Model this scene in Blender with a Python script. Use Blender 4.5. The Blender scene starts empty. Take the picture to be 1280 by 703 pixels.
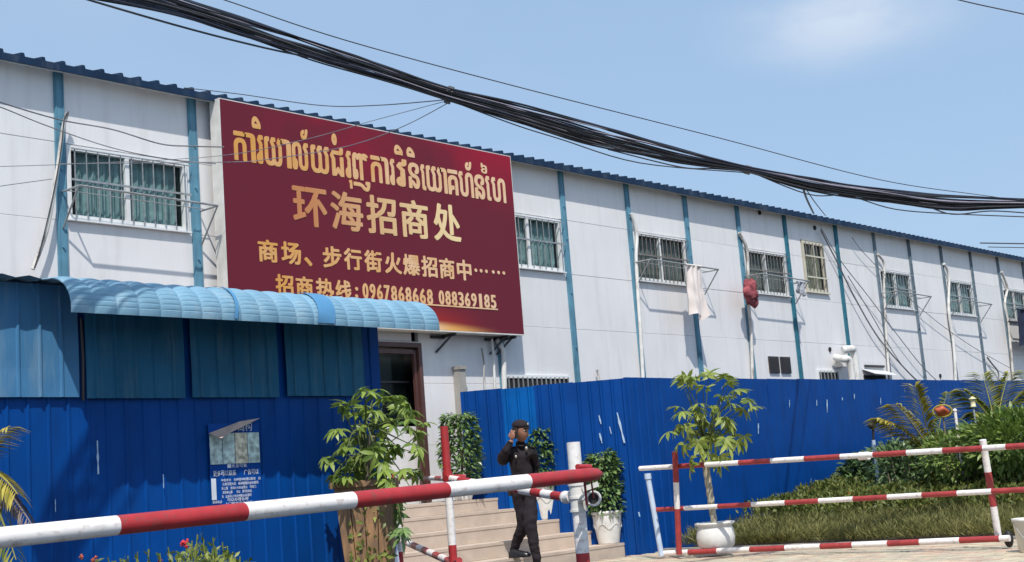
import bpy, bmesh, math, random
from mathutils import Vector, Matrix, Quaternion, noise
R = math.radians
random.seed(11)
S = bpy.context.scene
COL = S.collection

# ---------------------------------------------------------------- camera
EYE, F_PX, ROLL, PITCH, YAW = 1.05, 1667.2, -0.0785, 0.15264, 0.85673
_fw = Vector((math.sin(YAW)*math.cos(PITCH), math.cos(YAW)*math.cos(PITCH), math.sin(PITCH)))
_r0 = Vector((math.cos(YAW), -math.sin(YAW), 0)); _u0 = _r0.cross(_fw)
_r = math.cos(ROLL)*_r0 + math.sin(ROLL)*_u0
_u = -math.sin(ROLL)*_r0 + math.cos(ROLL)*_u0
cam = bpy.data.cameras.new('camera'); co = bpy.data.objects.new('camera', cam); COL.objects.link(co)
cam.sensor_width = 36; cam.lens = 36*F_PX/1280; cam.clip_start = .1; cam.clip_end = 2000
m = Matrix((_r, _u, -_fw)).transposed().to_4x4(); m.translation = Vector((0, 0, EYE)); co.matrix_world = m
S.camera = co
# ---------------------------------------------------------------- sky, sun, exposure
SUN_TRAVEL = Vector((.39, .41, -.825)).normalized()
w = bpy.data.worlds.new('World'); S.world = w; w.use_nodes = True
nt = w.node_tree; nt.nodes.clear()
out = nt.nodes.new('ShaderNodeOutputWorld'); bg = nt.nodes.new('ShaderNodeBackground')
sky = nt.nodes.new('ShaderNodeTexSky'); sky.sky_type = 'NISHITA'; sky.sun_disc = False
sky.sun_elevation = math.asin(-SUN_TRAVEL.z); sky.sun_rotation = math.atan2(-SUN_TRAVEL.x, -SUN_TRAVEL.y)
sky.air_density = 1.0; sky.dust_density = 2.2; sky.ozone_density = 1.2
SKY_STRENGTH = .135
bg.inputs[1].default_value = SKY_STRENGTH
tc = nt.nodes.new('ShaderNodeTexCoord')
def wnode(t, **k):
    n = nt.nodes.new(t)
    for a, b in k.items(): setattr(n, a, b)
    return n
def cloud_at(px, py, radius, stretch):
    d = (_fw + _r*(px-640)/F_PX - _u*(py-351.5)/F_PX).normalized()
    sub = wnode('ShaderNodeVectorMath', operation='SUBTRACT'); nt.links.new(tc.outputs['Generated'], sub.inputs[0]); sub.inputs[1].default_value = d
    mul = wnode('ShaderNodeVectorMath', operation='MULTIPLY'); nt.links.new(sub.outputs[0], mul.inputs[0]); mul.inputs[1].default_value = (1, 1, stretch)
    ln = wnode('ShaderNodeVectorMath', operation='LENGTH'); nt.links.new(mul.outputs[0], ln.inputs[0])
    mr = wnode('ShaderNodeMapRange'); mr.interpolation_type = 'SMOOTHSTEP'
    nt.links.new(ln.outputs['Value'], mr.inputs[0]); mr.inputs[1].default_value = 0; mr.inputs[2].default_value = radius; mr.inputs[3].default_value = 1; mr.inputs[4].default_value = 0
    return mr.outputs[0]
nz = wnode('ShaderNodeTexNoise'); nz.inputs['Scale'].default_value = 9; nz.inputs['Detail'].default_value = 7; nz.inputs['Roughness'].default_value = .55
mp = wnode('ShaderNodeMapping'); mp.inputs['Scale'].default_value = (1, 1, 2.4); nt.links.new(tc.outputs['Generated'], mp.inputs[0]); nt.links.new(mp.outputs[0], nz.inputs['Vector'])
nr = wnode('ShaderNodeMapRange'); nt.links.new(nz.outputs['Fac'], nr.inputs[0]); nr.inputs[1].default_value = .3; nr.inputs[2].default_value = .62; 
mA = wnode('ShaderNodeMath', operation='MULTIPLY'); nt.links.new(cloud_at(1050, 20, .115, 2.3), mA.inputs[0]); nt.links.new(nr.outputs[0], mA.inputs[1])
n2 = wnode('ShaderNodeTexNoise'); n2.inputs['Scale'].default_value = 3; n2.inputs['Detail'].default_value = 5; nt.links.new(mp.outputs[0], n2.inputs['Vector'])
r2 = wnode('ShaderNodeMapRange'); nt.links.new(n2.outputs['Fac'], r2.inputs[0]); r2.inputs[1].default_value = .45; r2.inputs[2].default_value = .8; r2.inputs[4].default_value = .22
ad = wnode('ShaderNodeMath', operation='ADD', use_clamp=True); nt.links.new(mA.outputs[0], ad.inputs[0]); nt.links.new(r2.outputs[0], ad.inputs[1])
sc_ = wnode('ShaderNodeMath', operation='MULTIPLY'); nt.links.new(ad.outputs[0], sc_.inputs[0]); sc_.inputs[1].default_value = .56
# thin veil of humid air: pull the clear sky a little towards pale blue
veil = wnode('ShaderNodeMix', data_type='RGBA'); veil.inputs[0].default_value = .62
nt.links.new(sky.outputs[0], veil.inputs[6]); veil.inputs[7].default_value = (3.35, 4.9, 7.0, 1)
mx = wnode('ShaderNodeMix', data_type='RGBA'); nt.links.new(sc_.outputs[0], mx.inputs[0]); nt.links.new(veil.outputs[2], mx.inputs[6]); mx.inputs[7].default_value = (6.2, 6.6, 7.2, 1)
nt.links.new(mx.outputs[2], bg.inputs[0]); nt.links.new(bg.outputs[0], out.inputs[0])
sl = bpy.data.lights.new('sun', 'SUN'); sl.energy = 4.1; sl.angle = R(.6); sl.color = (1, .955, .88)
so = bpy.data.objects.new('sun', sl); COL.objects.link(so); so.rotation_mode = 'QUATERNION'; so.rotation_quaternion = SUN_TRAVEL.to_track_quat('-Z', 'Y')
S.view_settings.view_transform = 'Standard'; S.view_settings.look = 'None'; S.view_settings.exposure = 0.0; S.view_settings.gamma = 1

# ---------------------------------------------------------------- places
O_ = Vector((0, 0, EYE))
def ray(px, py): return _fw + _r*(px-640)/F_PX - _u*(py-351.5)/F_PX
def at(px, py, d): return O_ + d*ray(px, py)
def on(px, py, ax, v):
    d = ray(px, py); i = 'xyz'.index(ax); return O_ + d*((v-O_[i])/d[i])
FY = 13.47                      # face of the long building
def colx(k): return 7.857 + 1.82*k + (.378 if k >= 10 else 0)

# ---------------------------------------------------------------- materials
def mat(name, col, rough=.6, metal=0, var=.12, scale=6, bump=0, bscale=40, spec=.5, dirt=None, dscale=(1.2, 1.2, .25), dth=(.5, .75), trans=0, alpha=1, coords='Object', sss=0):
    m = bpy.data.materials.new(name); m.use_nodes = True; t = m.node_tree; b = t.nodes['Principled BSDF']
    b.inputs['Roughness'].default_value = rough; b.inputs['Metallic'].default_value = metal; b.inputs['Specular IOR Level'].default_value = spec
    tcn = t.nodes.new('ShaderNodeTexCoord'); geo = t.nodes.new('ShaderNodeNewGeometry')
    vec = geo.outputs['Position'] if coords == 'World' else tcn.outputs['Object']
    n = t.nodes.new('ShaderNodeTexNoise'); n.inputs['Scale'].default_value = scale; n.inputs['Detail'].default_value = 5; t.links.new(vec, n.inputs['Vector'])
    mr = t.nodes.new('ShaderNodeMapRange'); t.links.new(n.outputs['Fac'], mr.inputs[0]); mr.inputs[1].default_value = .3; mr.inputs[2].default_value = .7
    mr.inputs[3].default_value = 1-var; mr.inputs[4].default_value = 1+var
    mu = t.nodes.new('ShaderNodeMix'); mu.data_type = 'RGBA'; mu.blend_type = 'MULTIPLY'; mu.inputs[0].default_value = 1
    mu.inputs[6].default_value = (*col, 1); t.links.new(mr.outputs[0], mu.inputs[7])
    last = mu.outputs[2]
    if dirt:
        mp = t.nodes.new('ShaderNodeMapping'); mp.inputs['Scale'].default_value = dscale; t.links.new(vec, mp.inputs[0])
        n2 = t.nodes.new('ShaderNodeTexNoise'); n2.inputs['Scale'].default_value = 4; n2.inputs['Detail'].default_value = 8; n2.inputs['Roughness'].default_value = .65; t.links.new(mp.outputs[0], n2.inputs['Vector'])
        m2 = t.nodes.new('ShaderNodeMapRange'); t.links.new(n2.outputs['Fac'], m2.inputs[0]); m2.inputs[1].default_value = dth[0]; m2.inputs[2].default_value = dth[1]
        mm = t.nodes.new('ShaderNodeMath'); mm.operation = 'MULTIPLY'; t.links.new(m2.outputs[0], mm.inputs[0]); mm.inputs[1].default_value = dirt[3] if len(dirt) > 3 else .6
        dx = t.nodes.new('ShaderNodeMix'); dx.data_type = 'RGBA'; t.links.new(mm.outputs[0], dx.inputs[0]); t.links.new(last, dx.inputs[6]); dx.inputs[7].default_value = (*dirt[:3], 1)
        last = dx.outputs[2]
    t.links.new(last, b.inputs['Base Color'])
    if bump:
        nb = t.nodes.new('ShaderNodeTexNoise'); nb.inputs['Scale'].default_value = bscale; nb.inputs['Detail'].default_value = 4; t.links.new(vec, nb.inputs['Vector'])
        bp = t.nodes.new('ShaderNodeBump'); bp.inputs['Strength'].default_value = bump; bp.inputs['Distance'].default_value = .02; t.links.new(nb.outputs['Fac'], bp.inputs['Height']); t.links.new(bp.outputs[0], b.inputs['Normal'])
    if trans:
        b.inputs['Transmission Weight'].default_value = trans
    if sss: b.inputs['Subsurface Weight'].default_value = sss; b.inputs['Subsurface Radius'].default_value = (.02, .02, .01)
    return m
def leafmat(name, c1, c2, scale=3, rough=.45, tr=.25):
    m = bpy.data.materials.new(name); m.use_nodes = True; t = m.node_tree; b = t.nodes['Principled BSDF']; o = t.nodes['Material Output']
    geo = t.nodes.new('ShaderNodeNewGeometry'); n = t.nodes.new('ShaderNodeTexNoise'); n.inputs['Scale'].default_value = scale; n.inputs['Detail'].default_value = 3; t.links.new(geo.outputs['Position'], n.inputs['Vector'])
    ri = t.nodes.new('ShaderNodeMath'); ri.operation = 'ADD'; t.links.new(geo.outputs['Random Per Island'], ri.inputs[0]); t.links.new(n.outputs['Fac'], ri.inputs[1])
    mr = t.nodes.new('ShaderNodeMapRange'); t.links.new(ri.outputs[0], mr.inputs[0]); mr.inputs[1].default_value = .5; mr.inputs[2].default_value = 1.45
    mx = t.nodes.new('ShaderNodeMix'); mx.data_type = 'RGBA'; t.links.new(mr.outputs[0], mx.inputs[0]); mx.inputs[6].default_value = (*c1, 1); mx.inputs[7].default_value = (*c2, 1)
    t.links.new(mx.outputs[2], b.inputs['Base Color']); b.inputs['Roughness'].default_value = rough
    td = t.nodes.new('ShaderNodeBsdfTranslucent'); t.links.new(mx.outputs[2], td.inputs[0]); ms = t.nodes.new('ShaderNodeMixShader'); ms.inputs[0].default_value = tr
    t.links.new(b.outputs[0], ms.inputs[1]); t.links.new(td.outputs[0], ms.inputs[2]); t.links.new(ms.outputs[0], o.inputs[0])
    return m
def glass(name, col, rough=.06):
    m = bpy.data.materials.new(name); m.use_nodes = True; t = m.node_tree; b = t.nodes['Principled BSDF']; o = t.nodes['Material Output']
    b.inputs['Base Color'].default_value = (*col, 1); b.inputs['Roughness'].default_value = rough; b.inputs['Specular IOR Level'].default_value = .6
    tr = t.nodes.new('ShaderNodeBsdfTransparent'); tr.inputs[0].default_value = (.93, .98, .98, 1); ms = t.nodes.new('ShaderNodeMixShader'); ms.inputs[0].default_value = .82
    t.links.new(b.outputs[0], ms.inputs[1]); t.links.new(tr.outputs[0], ms.inputs[2]); t.links.new(ms.outputs[0], o.inputs[0])
    return m
M = {}
M['wall'] = mat('wall_white', (.79, .775, .775), .5, var=.03, scale=1.5, dirt=(.46, .44, .42, .34), dscale=(1.6, 1.6, .18), dth=(.48, .8), bump=.08, bscale=6, coords='World')
M['wall2'] = mat('wall_white_dull', (.76, .75, .75), .5, var=.04, scale=1.2, dirt=(.48, .47, .46, .3), dscale=(1.6, 1.6, .2), dth=(.45, .8), bump=.08, bscale=6, coords='World')
M['column'] = mat('column_blue', (.115, .27, .37), .55, spec=.25, var=.15, scale=5, dirt=(.03, .09, .14, .6), dth=(.5, .7))
M['column2'] = mat('column_grey_blue', (.16, .215, .26), .6, spec=.25, var=.15, scale=5, dirt=(.03, .06, .09, .6), dth=(.5, .7))
M['column3'] = mat('column_teal', (.035, .165, .23), .55, spec=.25, var=.15, scale=5)
M['roof'] = mat('roof_blue', (.012, .032, .072), .6, spec=.15, var=.15, scale=3, dirt=(.1, .13, .17, .4), dth=(.5, .7))
M['soffit'] = mat('soffit_white', (.6, .62, .64), .6, dirt=(.3, .28, .25, .5))
M['concrete'] = mat('concrete', (.36, .34, .31), .85, var=.12, scale=4, bump=.3, bscale=60, dirt=(.2, .19, .17, .5))
M['step'] = mat('stone_step', (.56, .455, .37), .8, var=.08, scale=5, bump=.25, bscale=90, dirt=(.42, .35, .29, .5), dscale=(1, 1, 1), coords='World')
M['nosing'] = mat('stone_step_edge', (.52, .48, .42), .75, var=.1, scale=9, bump=.2, bscale=90, dirt=(.3, .27, .24, .5), dscale=(2, 2, 2), coords='World')
M['upvc'] = mat('window_white', (.78, .79, .79), .35, var=.04, dirt=(.45, .44, .42, .5))
M['upvc_cream'] = mat('window_cream', (.62, .58, .47), .4, var=.06, dirt=(.35, .32, .26, .5))
M['bar'] = mat('galvanised_bar', (.36, .38, .39), .45, metal=.4, var=.2, scale=20, dirt=(.2, .12, .08, .6))
M['bardark'] = mat('weathered_bar', (.22, .2, .19), .6, metal=.2, var=.25, scale=20, dirt=(.2, .1, .06, .6))
M['pane'] = glass('window_pane', (.02, .035, .035))
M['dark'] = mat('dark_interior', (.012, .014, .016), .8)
M['interior'] = mat('room_interior', (.36, .37, .38), .9)
M['curtain_teal'] = mat('curtain_teal', (.36, .50, .51), .9, var=.25, scale=8)
M['curtain_grey'] = mat('curtain_grey', (.26, .26, .24), .9, var=.25, scale=8)
M['curtain_cream'] = mat('curtain_cream', (.34, .31, .2), .9, var=.2, scale=8)
M['brown_metal'] = mat('door_brown', (.09, .04, .035), .4, var=.15)
M['sign_edge'] = mat('sign_edge_white', (.7, .68, .64), .5, dirt=(.4, .35, .3, .5))
M['steel_dark'] = mat('steel_dark', (.05, .05, .055), .5, metal=.4, dirt=(.12, .06, .03, .5))
M['pipe_white'] = mat('pipe_white', (.72, .71, .68), .5, dirt=(.25, .22, .18, .8), dscale=(2, 2, .6))
M['pipe_flaky'] = mat('pipe_flaky', (.62, .6, .56), .6, dirt=(.2, .17, .15, .8), dscale=(2, 2, .5), dth=(.5, .6))
M['cable'] = mat('cable_black', (.012, .013, .016), .5, var=.3)
M['cable2'] = mat('cable_grey', (.05, .05, .058), .55, var=.3)
M['cable4'] = mat('cable_lilac', (.30, .28, .34), .6, var=.2)
M['cable5'] = mat('cable_blue_black', (.02, .024, .045), .5, var=.3)
M['cable3'] = mat('cable_pale_grey', (.17, .165, .18), .6, var=.3)
M['fence'] = mat('fence_blue', (.0005, .049, .24), .5, spec=.14, var=.12, scale=2, bump=.12, bscale=2.5, dirt=(.004, .032, .13, .5), dscale=(1, 1, .3), coords='World')
M['fence_l'] = mat('fence_light_blue', (.0008, .095, .35), .5, spec=.12, var=.1, scale=2, dirt=(.002, .04, .16, .5), dscale=(1, 1, .3), coords='World')
M['shed'] = mat('shed_blue', (.0005, .058, .265), .5, spec=.14, var=.12, scale=2, bump=.12, bscale=2.5, dirt=(.004, .03, .13, .55), dscale=(1, 1, .3), coords='World')
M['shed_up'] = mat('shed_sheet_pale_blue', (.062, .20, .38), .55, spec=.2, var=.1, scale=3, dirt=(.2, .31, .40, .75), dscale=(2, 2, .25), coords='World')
M['shed_up_shaded'] = mat('shed_sheet_pale_blue_shaded', (.02, .125, .23), .55, spec=.15, var=.14, scale=3, dirt=(.10, .2, .27, .8), dscale=(2, 2, .25), coords='World')  # the pale blue upper sheet again, awning shade mixed into its colour
M['awning'] = mat('awning_sky_blue', (.19, .35, .47), .55, spec=.2, var=.1, scale=3, dirt=(.33, .44, .50, .65), dscale=(1.5, 1.5, 1.5), bump=.15, bscale=15, coords='World')
M['awning_deep'] = mat('awning_deep_blue', (.09, .27, .48), .4, var=.12, scale=5)
M['peel'] = mat('peeled_patch', (.36, .5, .66), .7)
M['red'] = mat('paint_red', (.42, .028, .032), .45, var=.12, scale=12, dirt=(.24, .06, .05, .8), dscale=(5, 5, 8), dth=(.52, .68))
M['white'] = mat('paint_white', (.86, .82, .79), .5, var=.05, scale=9, dirt=(.45, .34, .28, .8), dscale=(4, 4, 7), dth=(.53, .72))
M['red_faded'] = mat('paint_red_faded', (.38, .045, .045), .5, var=.15, scale=15, dirt=(.18, .04, .04, .6), dscale=(8, 8, 8))
M['darkred'] = mat('paint_dark_red', (.2, .02, .02), .5)
M['pale_blue_paint'] = mat('paint_pale_blue', (.5, .6, .75), .5)
M['black'] = mat('rubber_black', (.01, .01, .01), .6)
M['pot'] = mat('pot_white', (.74, .73, .7), .45, var=.04, dirt=(.42, .38, .32, .6), dscale=(2, 2, 2), bump=.1, bscale=25)
M['soil'] = mat('soil', (.07, .05, .035), .95, bump=.6, bscale=50)
M['wood'] = mat('planter_wood', (.36, .2, .09), .7, var=.25, scale=5, dirt=(.13, .085, .06, .8), dscale=(6, 6, .7), dth=(.38, .62))
M['bark'] = mat('bark', (.2, .17, .12), .9, var=.2, scale=15, bump=.5, bscale=60)
M['bark_pale'] = mat('bark_pale', (.42, .38, .29), .9, var=.15, scale=15, bump=.4, bscale=60)
M['twig'] = mat('twig_green', (.1, .13, .04), .8)
M['leaf_ficus'] = leafmat('leaf_ficus', (.035, .085, .02), (.20, .31, .10), 8, .32, .12)
M['leaf_tree'] = leafmat('leaf_tree', (.06, .13, .02), (.30, .40, .08), 4, .42, .3)
M['leaf_money'] = leafmat('leaf_money', (.08, .15, .02), (.36, .42, .09), 4, .42, .3)
M['leaf_hedge'] = leafmat('leaf_hedge', (.022, .055, .015), (.14, .22, .08), 3, .35, .1)
M['leaf_bright'] = leafmat('leaf_bright', (.07, .13, .02), (.24, .33, .07), 3, .45, .25)
M['leaf_flower'] = leafmat('leaf_flower_bush', (.06, .11, .015), (.32, .36, .08), 6, .45, .25)
M['grass'] = leafmat('grass', (.09, .105, .025), (.27, .25, .085), 1.5, .7, .3)
M['shrub'] = leafmat('shrub_low', (.055, .085, .015), (.2, .22, .045), 2.5, .55, .25)
M['palm_y'] = leafmat('palm_yellow', (.22, .2, .03), (.62, .52, .10), 5, .5, .35)
M['palm_g'] = leafmat('palm_green', (.10, .15, .03), (.42, .40, .08), 3, .5, .35)
M['palm_dry'] = leafmat('palm_dry', (.12, .10, .12), (.35, .28, .25), 5, .7, .2)
M['petal'] = mat('petal_red', (.6, .03, .04), .6, var=.3, scale=20)
M['petal_o'] = mat('petal_orange', (.48, .10, .04), .6, var=.3, scale=20)
M['ground'] = mat('ground_earth', (.11, .10, .075), .95, var=.25, scale=1.5, bump=.5, bscale=20, coords='World')
M['asphalt'] = mat('asphalt', (.055, .055, .056), .9, var=.2, scale=3, bump=.5, bscale=80, coords='World')
M['joint'] = mat('paving_joint', (.13, .11, .085), .95, bump=.4, bscale=60, coords='World')
M['brick1'] = mat('paver_tan', (.58, .49, .35), .85, var=.18, scale=5, bump=.3, bscale=70, coords='World', dirt=(.26, .21, .16, .5), dscale=(1, 1, 1))
M['brick2'] = mat('paver_grey_tan', (.50, .45, .34), .85, var=.18, scale=5, bump=.3, bscale=70, coords='World', dirt=(.22, .19, .16, .5), dscale=(1, 1, 1))
M['brick3'] = mat('paver_reddish', (.55, .41, .31), .85, var=.18, scale=5, bump=.3, bscale=70, coords='World')
M['uniform'] = mat('uniform_black', (.022, .017, .020), .8, spec=.2, var=.3, scale=6, bump=.4, bscale=14)
M['trousers'] = mat('trousers_black', (.022, .017, .021), .85, spec=.2, var=.3, scale=6, bump=.4, bscale=12)
M['skin'] = mat('skin_brown', (.27, .12, .075), .5, var=.1, sss=.05)
M['hair'] = mat('hair_black', (.01, .008, .008), .6)
M['leather'] = mat('shoe_leather', (.012, .01, .01), .3)
M['silver'] = mat('badge_silver', (.5, .48, .42), .35, metal=.6)
M['cloth_pink'] = mat('cloth_pale_pink', (.76, .68, .64), .9, var=.06, scale=4)
M['cloth_red'] = mat('cloth_red', (.26, .06, .07), .95, var=.45, scale=9)
M['cloth_grey'] = mat('cloth_grey', (.35, .37, .42), .9, var=.3, scale=15)
M['cloth_navy'] = mat('cloth_navy', (.012, .02, .05), .9, var=.3, scale=10)
M['bucket'] = mat('bucket_white', (.7, .68, .64), .5, dirt=(.4, .33, .27, .7))
M['cream'] = mat('cream_plastic', (.75, .68, .42), .5)

# ---------------------------------------------------------------- mesh helpers
class MB:
    def __init__(s): s.v = []; s.f = []; s.mi = []; s.cur = 0; s.sm = []
    def add(s, vs, fs, smooth=False):
        b = len(s.v); s.v += [tuple(x) for x in vs]
        for f in fs: s.f.append(tuple(i+b for i in f)); s.mi.append(s.cur); s.sm.append(smooth)
    def box(s, a, b, rot=None, bev=0):
        (x0, y0, z0), (x1, y1, z1) = a, b
        vs = [(x0, y0, z0), (x1, y0, z0), (x1, y1, z0), (x0, y1, z0), (x0, y0, z1), (x1, y0, z1), (x1, y1, z1), (x0, y1, z1)]
        s.add(vs, [(3, 2, 1, 0), (4, 5, 6, 7), (0, 1, 5, 4), (1, 2, 6, 5), (2, 3, 7, 6), (3, 0, 4, 7)])
    def bar(s, a, b, wd, th, up=(0, 0, 1)):
        a = Vector(a); b = Vector(b); d = (b-a).normalized(); up = Vector(up)
        if abs(d.dot(up)) > .97: up = Vector((1, 0, 0))
        sx = d.cross(up).normalized(); sy = sx.cross(d).normalized()
        c = [sx*wd/2*i + sy*th/2*j for i, j in ((-1, -1), (1, -1), (1, 1), (-1, 1))]
        s.add([a+q for q in c]+[b+q for q in c], [(3, 2, 1, 0), (4, 5, 6, 7), (0, 1, 5, 4), (1, 2, 6, 5), (2, 3, 7, 6), (3, 0, 4, 7)])
    def tube(s, pts, r, n=8, caps=True, rs=None):
        pts = [Vector(p) for p in pts]; k = len(pts); up = None; vs = []
        for i, p in enumerate(pts):
            d = (pts[min(i+1, k-1)]-pts[max(i-1, 0)]).normalized()
            if up is None: up = Vector((0, 0, 1)) if abs(d.z) < .9 else Vector((1, 0, 0))
            sx = d.cross(up).normalized(); sy = sx.cross(d).normalized(); up = sy
            rr = rs[i] if rs else r
            vs += [p + (sx*math.cos(2*math.pi*j/n)+sy*math.sin(2*math.pi*j/n))*rr for j in range(n)]
        fs = [(i*n+j, i*n+(j+1) % n, (i+1)*n+(j+1) % n, (i+1)*n+j) for i in range(k-1) for j in range(n)]
        s.add(vs, fs, True)
        if caps: s.add(vs[:n], [tuple(range(n))[::-1]]); s.add(vs[-n:], [tuple(range(n))])
    def lathe(s, prof, c=(0, 0, 0), n=24, wob=None):
        c = Vector(c); vs = []
        for r_, z in prof:
            for j in range(n):
                a = 2*math.pi*j/n; q = r_*(1+(wob(a, z) if wob else 0)); vs.append(c+Vector((q*math.cos(a), q*math.sin(a), z)))
        fs = [(i*n+j, i*n+(j+1) % n, (i+1)*n+(j+1) % n, (i+1)*n+j) for i in range(len(prof)-1) for j in range(n)]
        s.add(vs, fs, True)
    def grid(s, P, smooth=True):
        ny = len(P); nx = len(P[0]); s.add([p for row in P for p in row], [(i*nx+j, i*nx+j+1, (i+1)*nx+j+1, (i+1)*nx+j) for i in range(ny-1) for j in range(nx-1)], smooth)
    def blob(s, c, rx, ry, rz, n=12, mth=8, rot=None, fn=None):
        c = Vector(c); vs = []
        for i in range(mth+1):
            t = math.pi*i/mth
            for j in range(n):
                a = 2*math.pi*j/n; q = Vector((rx*math.sin(t)*math.cos(a), ry*math.sin(t)*math.sin(a), rz*math.cos(t)))
                if fn: q = fn(q)
                if rot: q = rot @ q
                vs.append(c+q)
        s.add(vs, [(i*n+j, (i+1)*n+j, (i+1)*n+(j+1) % n, i*n+(j+1) % n) for i in range(mth) for j in range(n)], True)
    def mesh(s, name, mats):
        me = bpy.data.meshes.new(name); me.from_pydata(s.v, [], s.f)
        for q in (mats if isinstance(mats, (list, tuple)) else [mats]): me.materials.append(q)
        me.polygons.foreach_set('material_index', s.mi); me.polygons.foreach_set('use_smooth', s.sm); me.update(); return me
    def build(s, name, mats, parent=None, **tags):
        me = s.mesh(name, mats); return link(name, me, parent, **tags)
def link(name, me, parent=None, loc=None, rot=None, **tags):
    o = bpy.data.objects.new(name, me); COL.objects.link(o)
    if parent: o.parent = parent; o.matrix_parent_inverse = Matrix.Identity(4) if parent.get('_local') else parent_inv(parent)
    if loc is not None: o.location = loc
    if rot is not None: o.rotation_euler = rot
    for k, v in tags.items():
        if v: o[k] = v
    return o
def parent_inv(p): return p.matrix_basis.inverted() if not p.parent else (p.parent.matrix_basis @ p.matrix_parent_inverse @ p.matrix_basis).inverted() if False else wmat(p).inverted()
def wmat(p):
    return (wmat(p.parent) @ p.matrix_parent_inverse @ p.matrix_basis) if p.parent else p.matrix_basis.copy()
def thing(name, label, cat, loc=(0, 0, 0), group=None, kind=None):
    o = bpy.data.objects.new(name, None); COL.objects.link(o); o.location = loc; o.empty_display_size = .2
    o['label'] = label; o['category'] = cat
    if group: o['group'] = group
    if kind: o['kind'] = kind
    return o
def tag(o, label, cat, group=None, kind=None):
    o['label'] = label; o['category'] = cat
    if group: o['group'] = group
    if kind: o['kind'] = kind
    return o
def spline(pts, n=8):
    pts = [Vector(p) for p in pts]; out = []
    for i in range(len(pts)-1):
        p0 = pts[max(i-1, 0)]; p1 = pts[i]; p2 = pts[i+1]; p3 = pts[min(i+2, len(pts)-1)]
        for k in range(n):
            t = k/n; out.append(.5*((2*p1)+(p2-p0)*t+(2*p0-5*p1+4*p2-p3)*t*t+(3*p1-p0-3*p2+p3)*t**3))
    out.append(pts[-1]); return out
def rnd(a, b): return random.uniform(a, b)

# ================================================================ THE SETTING
g = MB(); g.box((-200, -200, -.3), (400, 400, -.012)); g.build('ground', M['ground'], kind='structure')
rd = MB(); rd.box((-60, -9, -.1), (12.2, 8.4, -.006)); rd.box((12.201, -9, -.1), (15.0, 2.5, -.006)); rd.build('road', M['asphalt'], kind='structure')
pv = MB(); pv.box((12.205, 2.505, -.1), (15.32, 11.09, -.004)); pv.box((-2, 8.405, -.1), (12.204, 11.09, -.004)); pave = pv.build('paving', M['joint'], kind='structure')
# pavers: the ones the picture shows singly, then the rest of the drive as one part
brickmesh = []
for i in range(6):
    b = MB(); L, Wd, c = .292, .142, .006
    x0, x1, y0, y1 = 0, Wd, 0, L
    b.add([(x0, y0, 0), (x1, y0, 0), (x1, y1, 0), (x0, y1, 0), (x0+c, y0+c, .022), (x1-c, y0+c, .022), (x1-c, y1-c, .022), (x0+c, y1-c, .022)],
          [(4, 5, 6, 7), (0, 1, 5, 4), (1, 2, 6, 5), (2, 3, 7, 6), (3, 0, 4, 7)])
    brickmesh.append(b.mesh('brick', [M['brick1'], M['brick2'], M['brick3']][i % 3]))
slots = []
for i in range(0, 60):
    X = 15.3-(i+1)*.15
    if X < 12.2: break
    for j in range(-8, 40):
        Y = 11.0-(j+1)*.3 + (.15 if i % 2 else 0)
        if Y+.3 > 11.09 or Y < 2.52: continue
        q = Vector((X, Y, 0))-O_; z = q.dot(_fw)
        px = 640+F_PX*q.dot(_r)/z; py = 351.5-F_PX*q.dot(_u)/z
        vis = 690 < px < 1300 and py < 712
        slots.append((not vis, z, X, Y))
slots.sort()
rest = MB()
for k, (nv, z, X, Y) in enumerate(slots):
    if k < 290 and not nv:
        o = link('brick', random.choice(brickmesh), pave); o.location = (X+rnd(-.002, .002), Y+rnd(-.002, .002), rnd(-.008, 0)); o.rotation_euler = (rnd(-.006, .006), rnd(-.006, .006), rnd(-.01, .01))
    else:
        rest.cur = random.choice((0, 1, 2)); dz = rnd(-.006, 0); c = .006
        rest.add([(X, Y, dz), (X+.142, Y, dz), (X+.142, Y+.292, dz), (X, Y+.292, dz), (X+c, Y+c, .022+dz), (X+.142-c, Y+c, .022+dz), (X+.142-c, Y+.292-c, .022+dz), (X+c, Y+.292-c, .022+dz)], [(4, 5, 6, 7), (0, 1, 5, 4), (1, 2, 6, 5), (2, 3, 7, 6), (3, 0, 4, 7)])
rest.build('brick_field', [M['brick1'], M['brick2'], M['brick3']], pave, kind='stuff')
# planting bed
bd = MB(); nx, ny = 40, 40
bd.grid([[(15.40+i*.42, -2+j*.325, .02+.09*min(1, i/3)+.03*noise.noise(Vector((i*.5, j*.5, 0)))) for i in range(nx)] for j in range(ny)])
bd.build('planting_bed', M['soil'], kind='structure')
kb = MB()
for j in range(13):
    kb.box((15.33, 11.0-(j+1)*.8+.005, -.02), (15.42, 11.0-j*.8-.005, .05))
kb.build('bed_kerb', M['concrete'], kind='structure')

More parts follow.
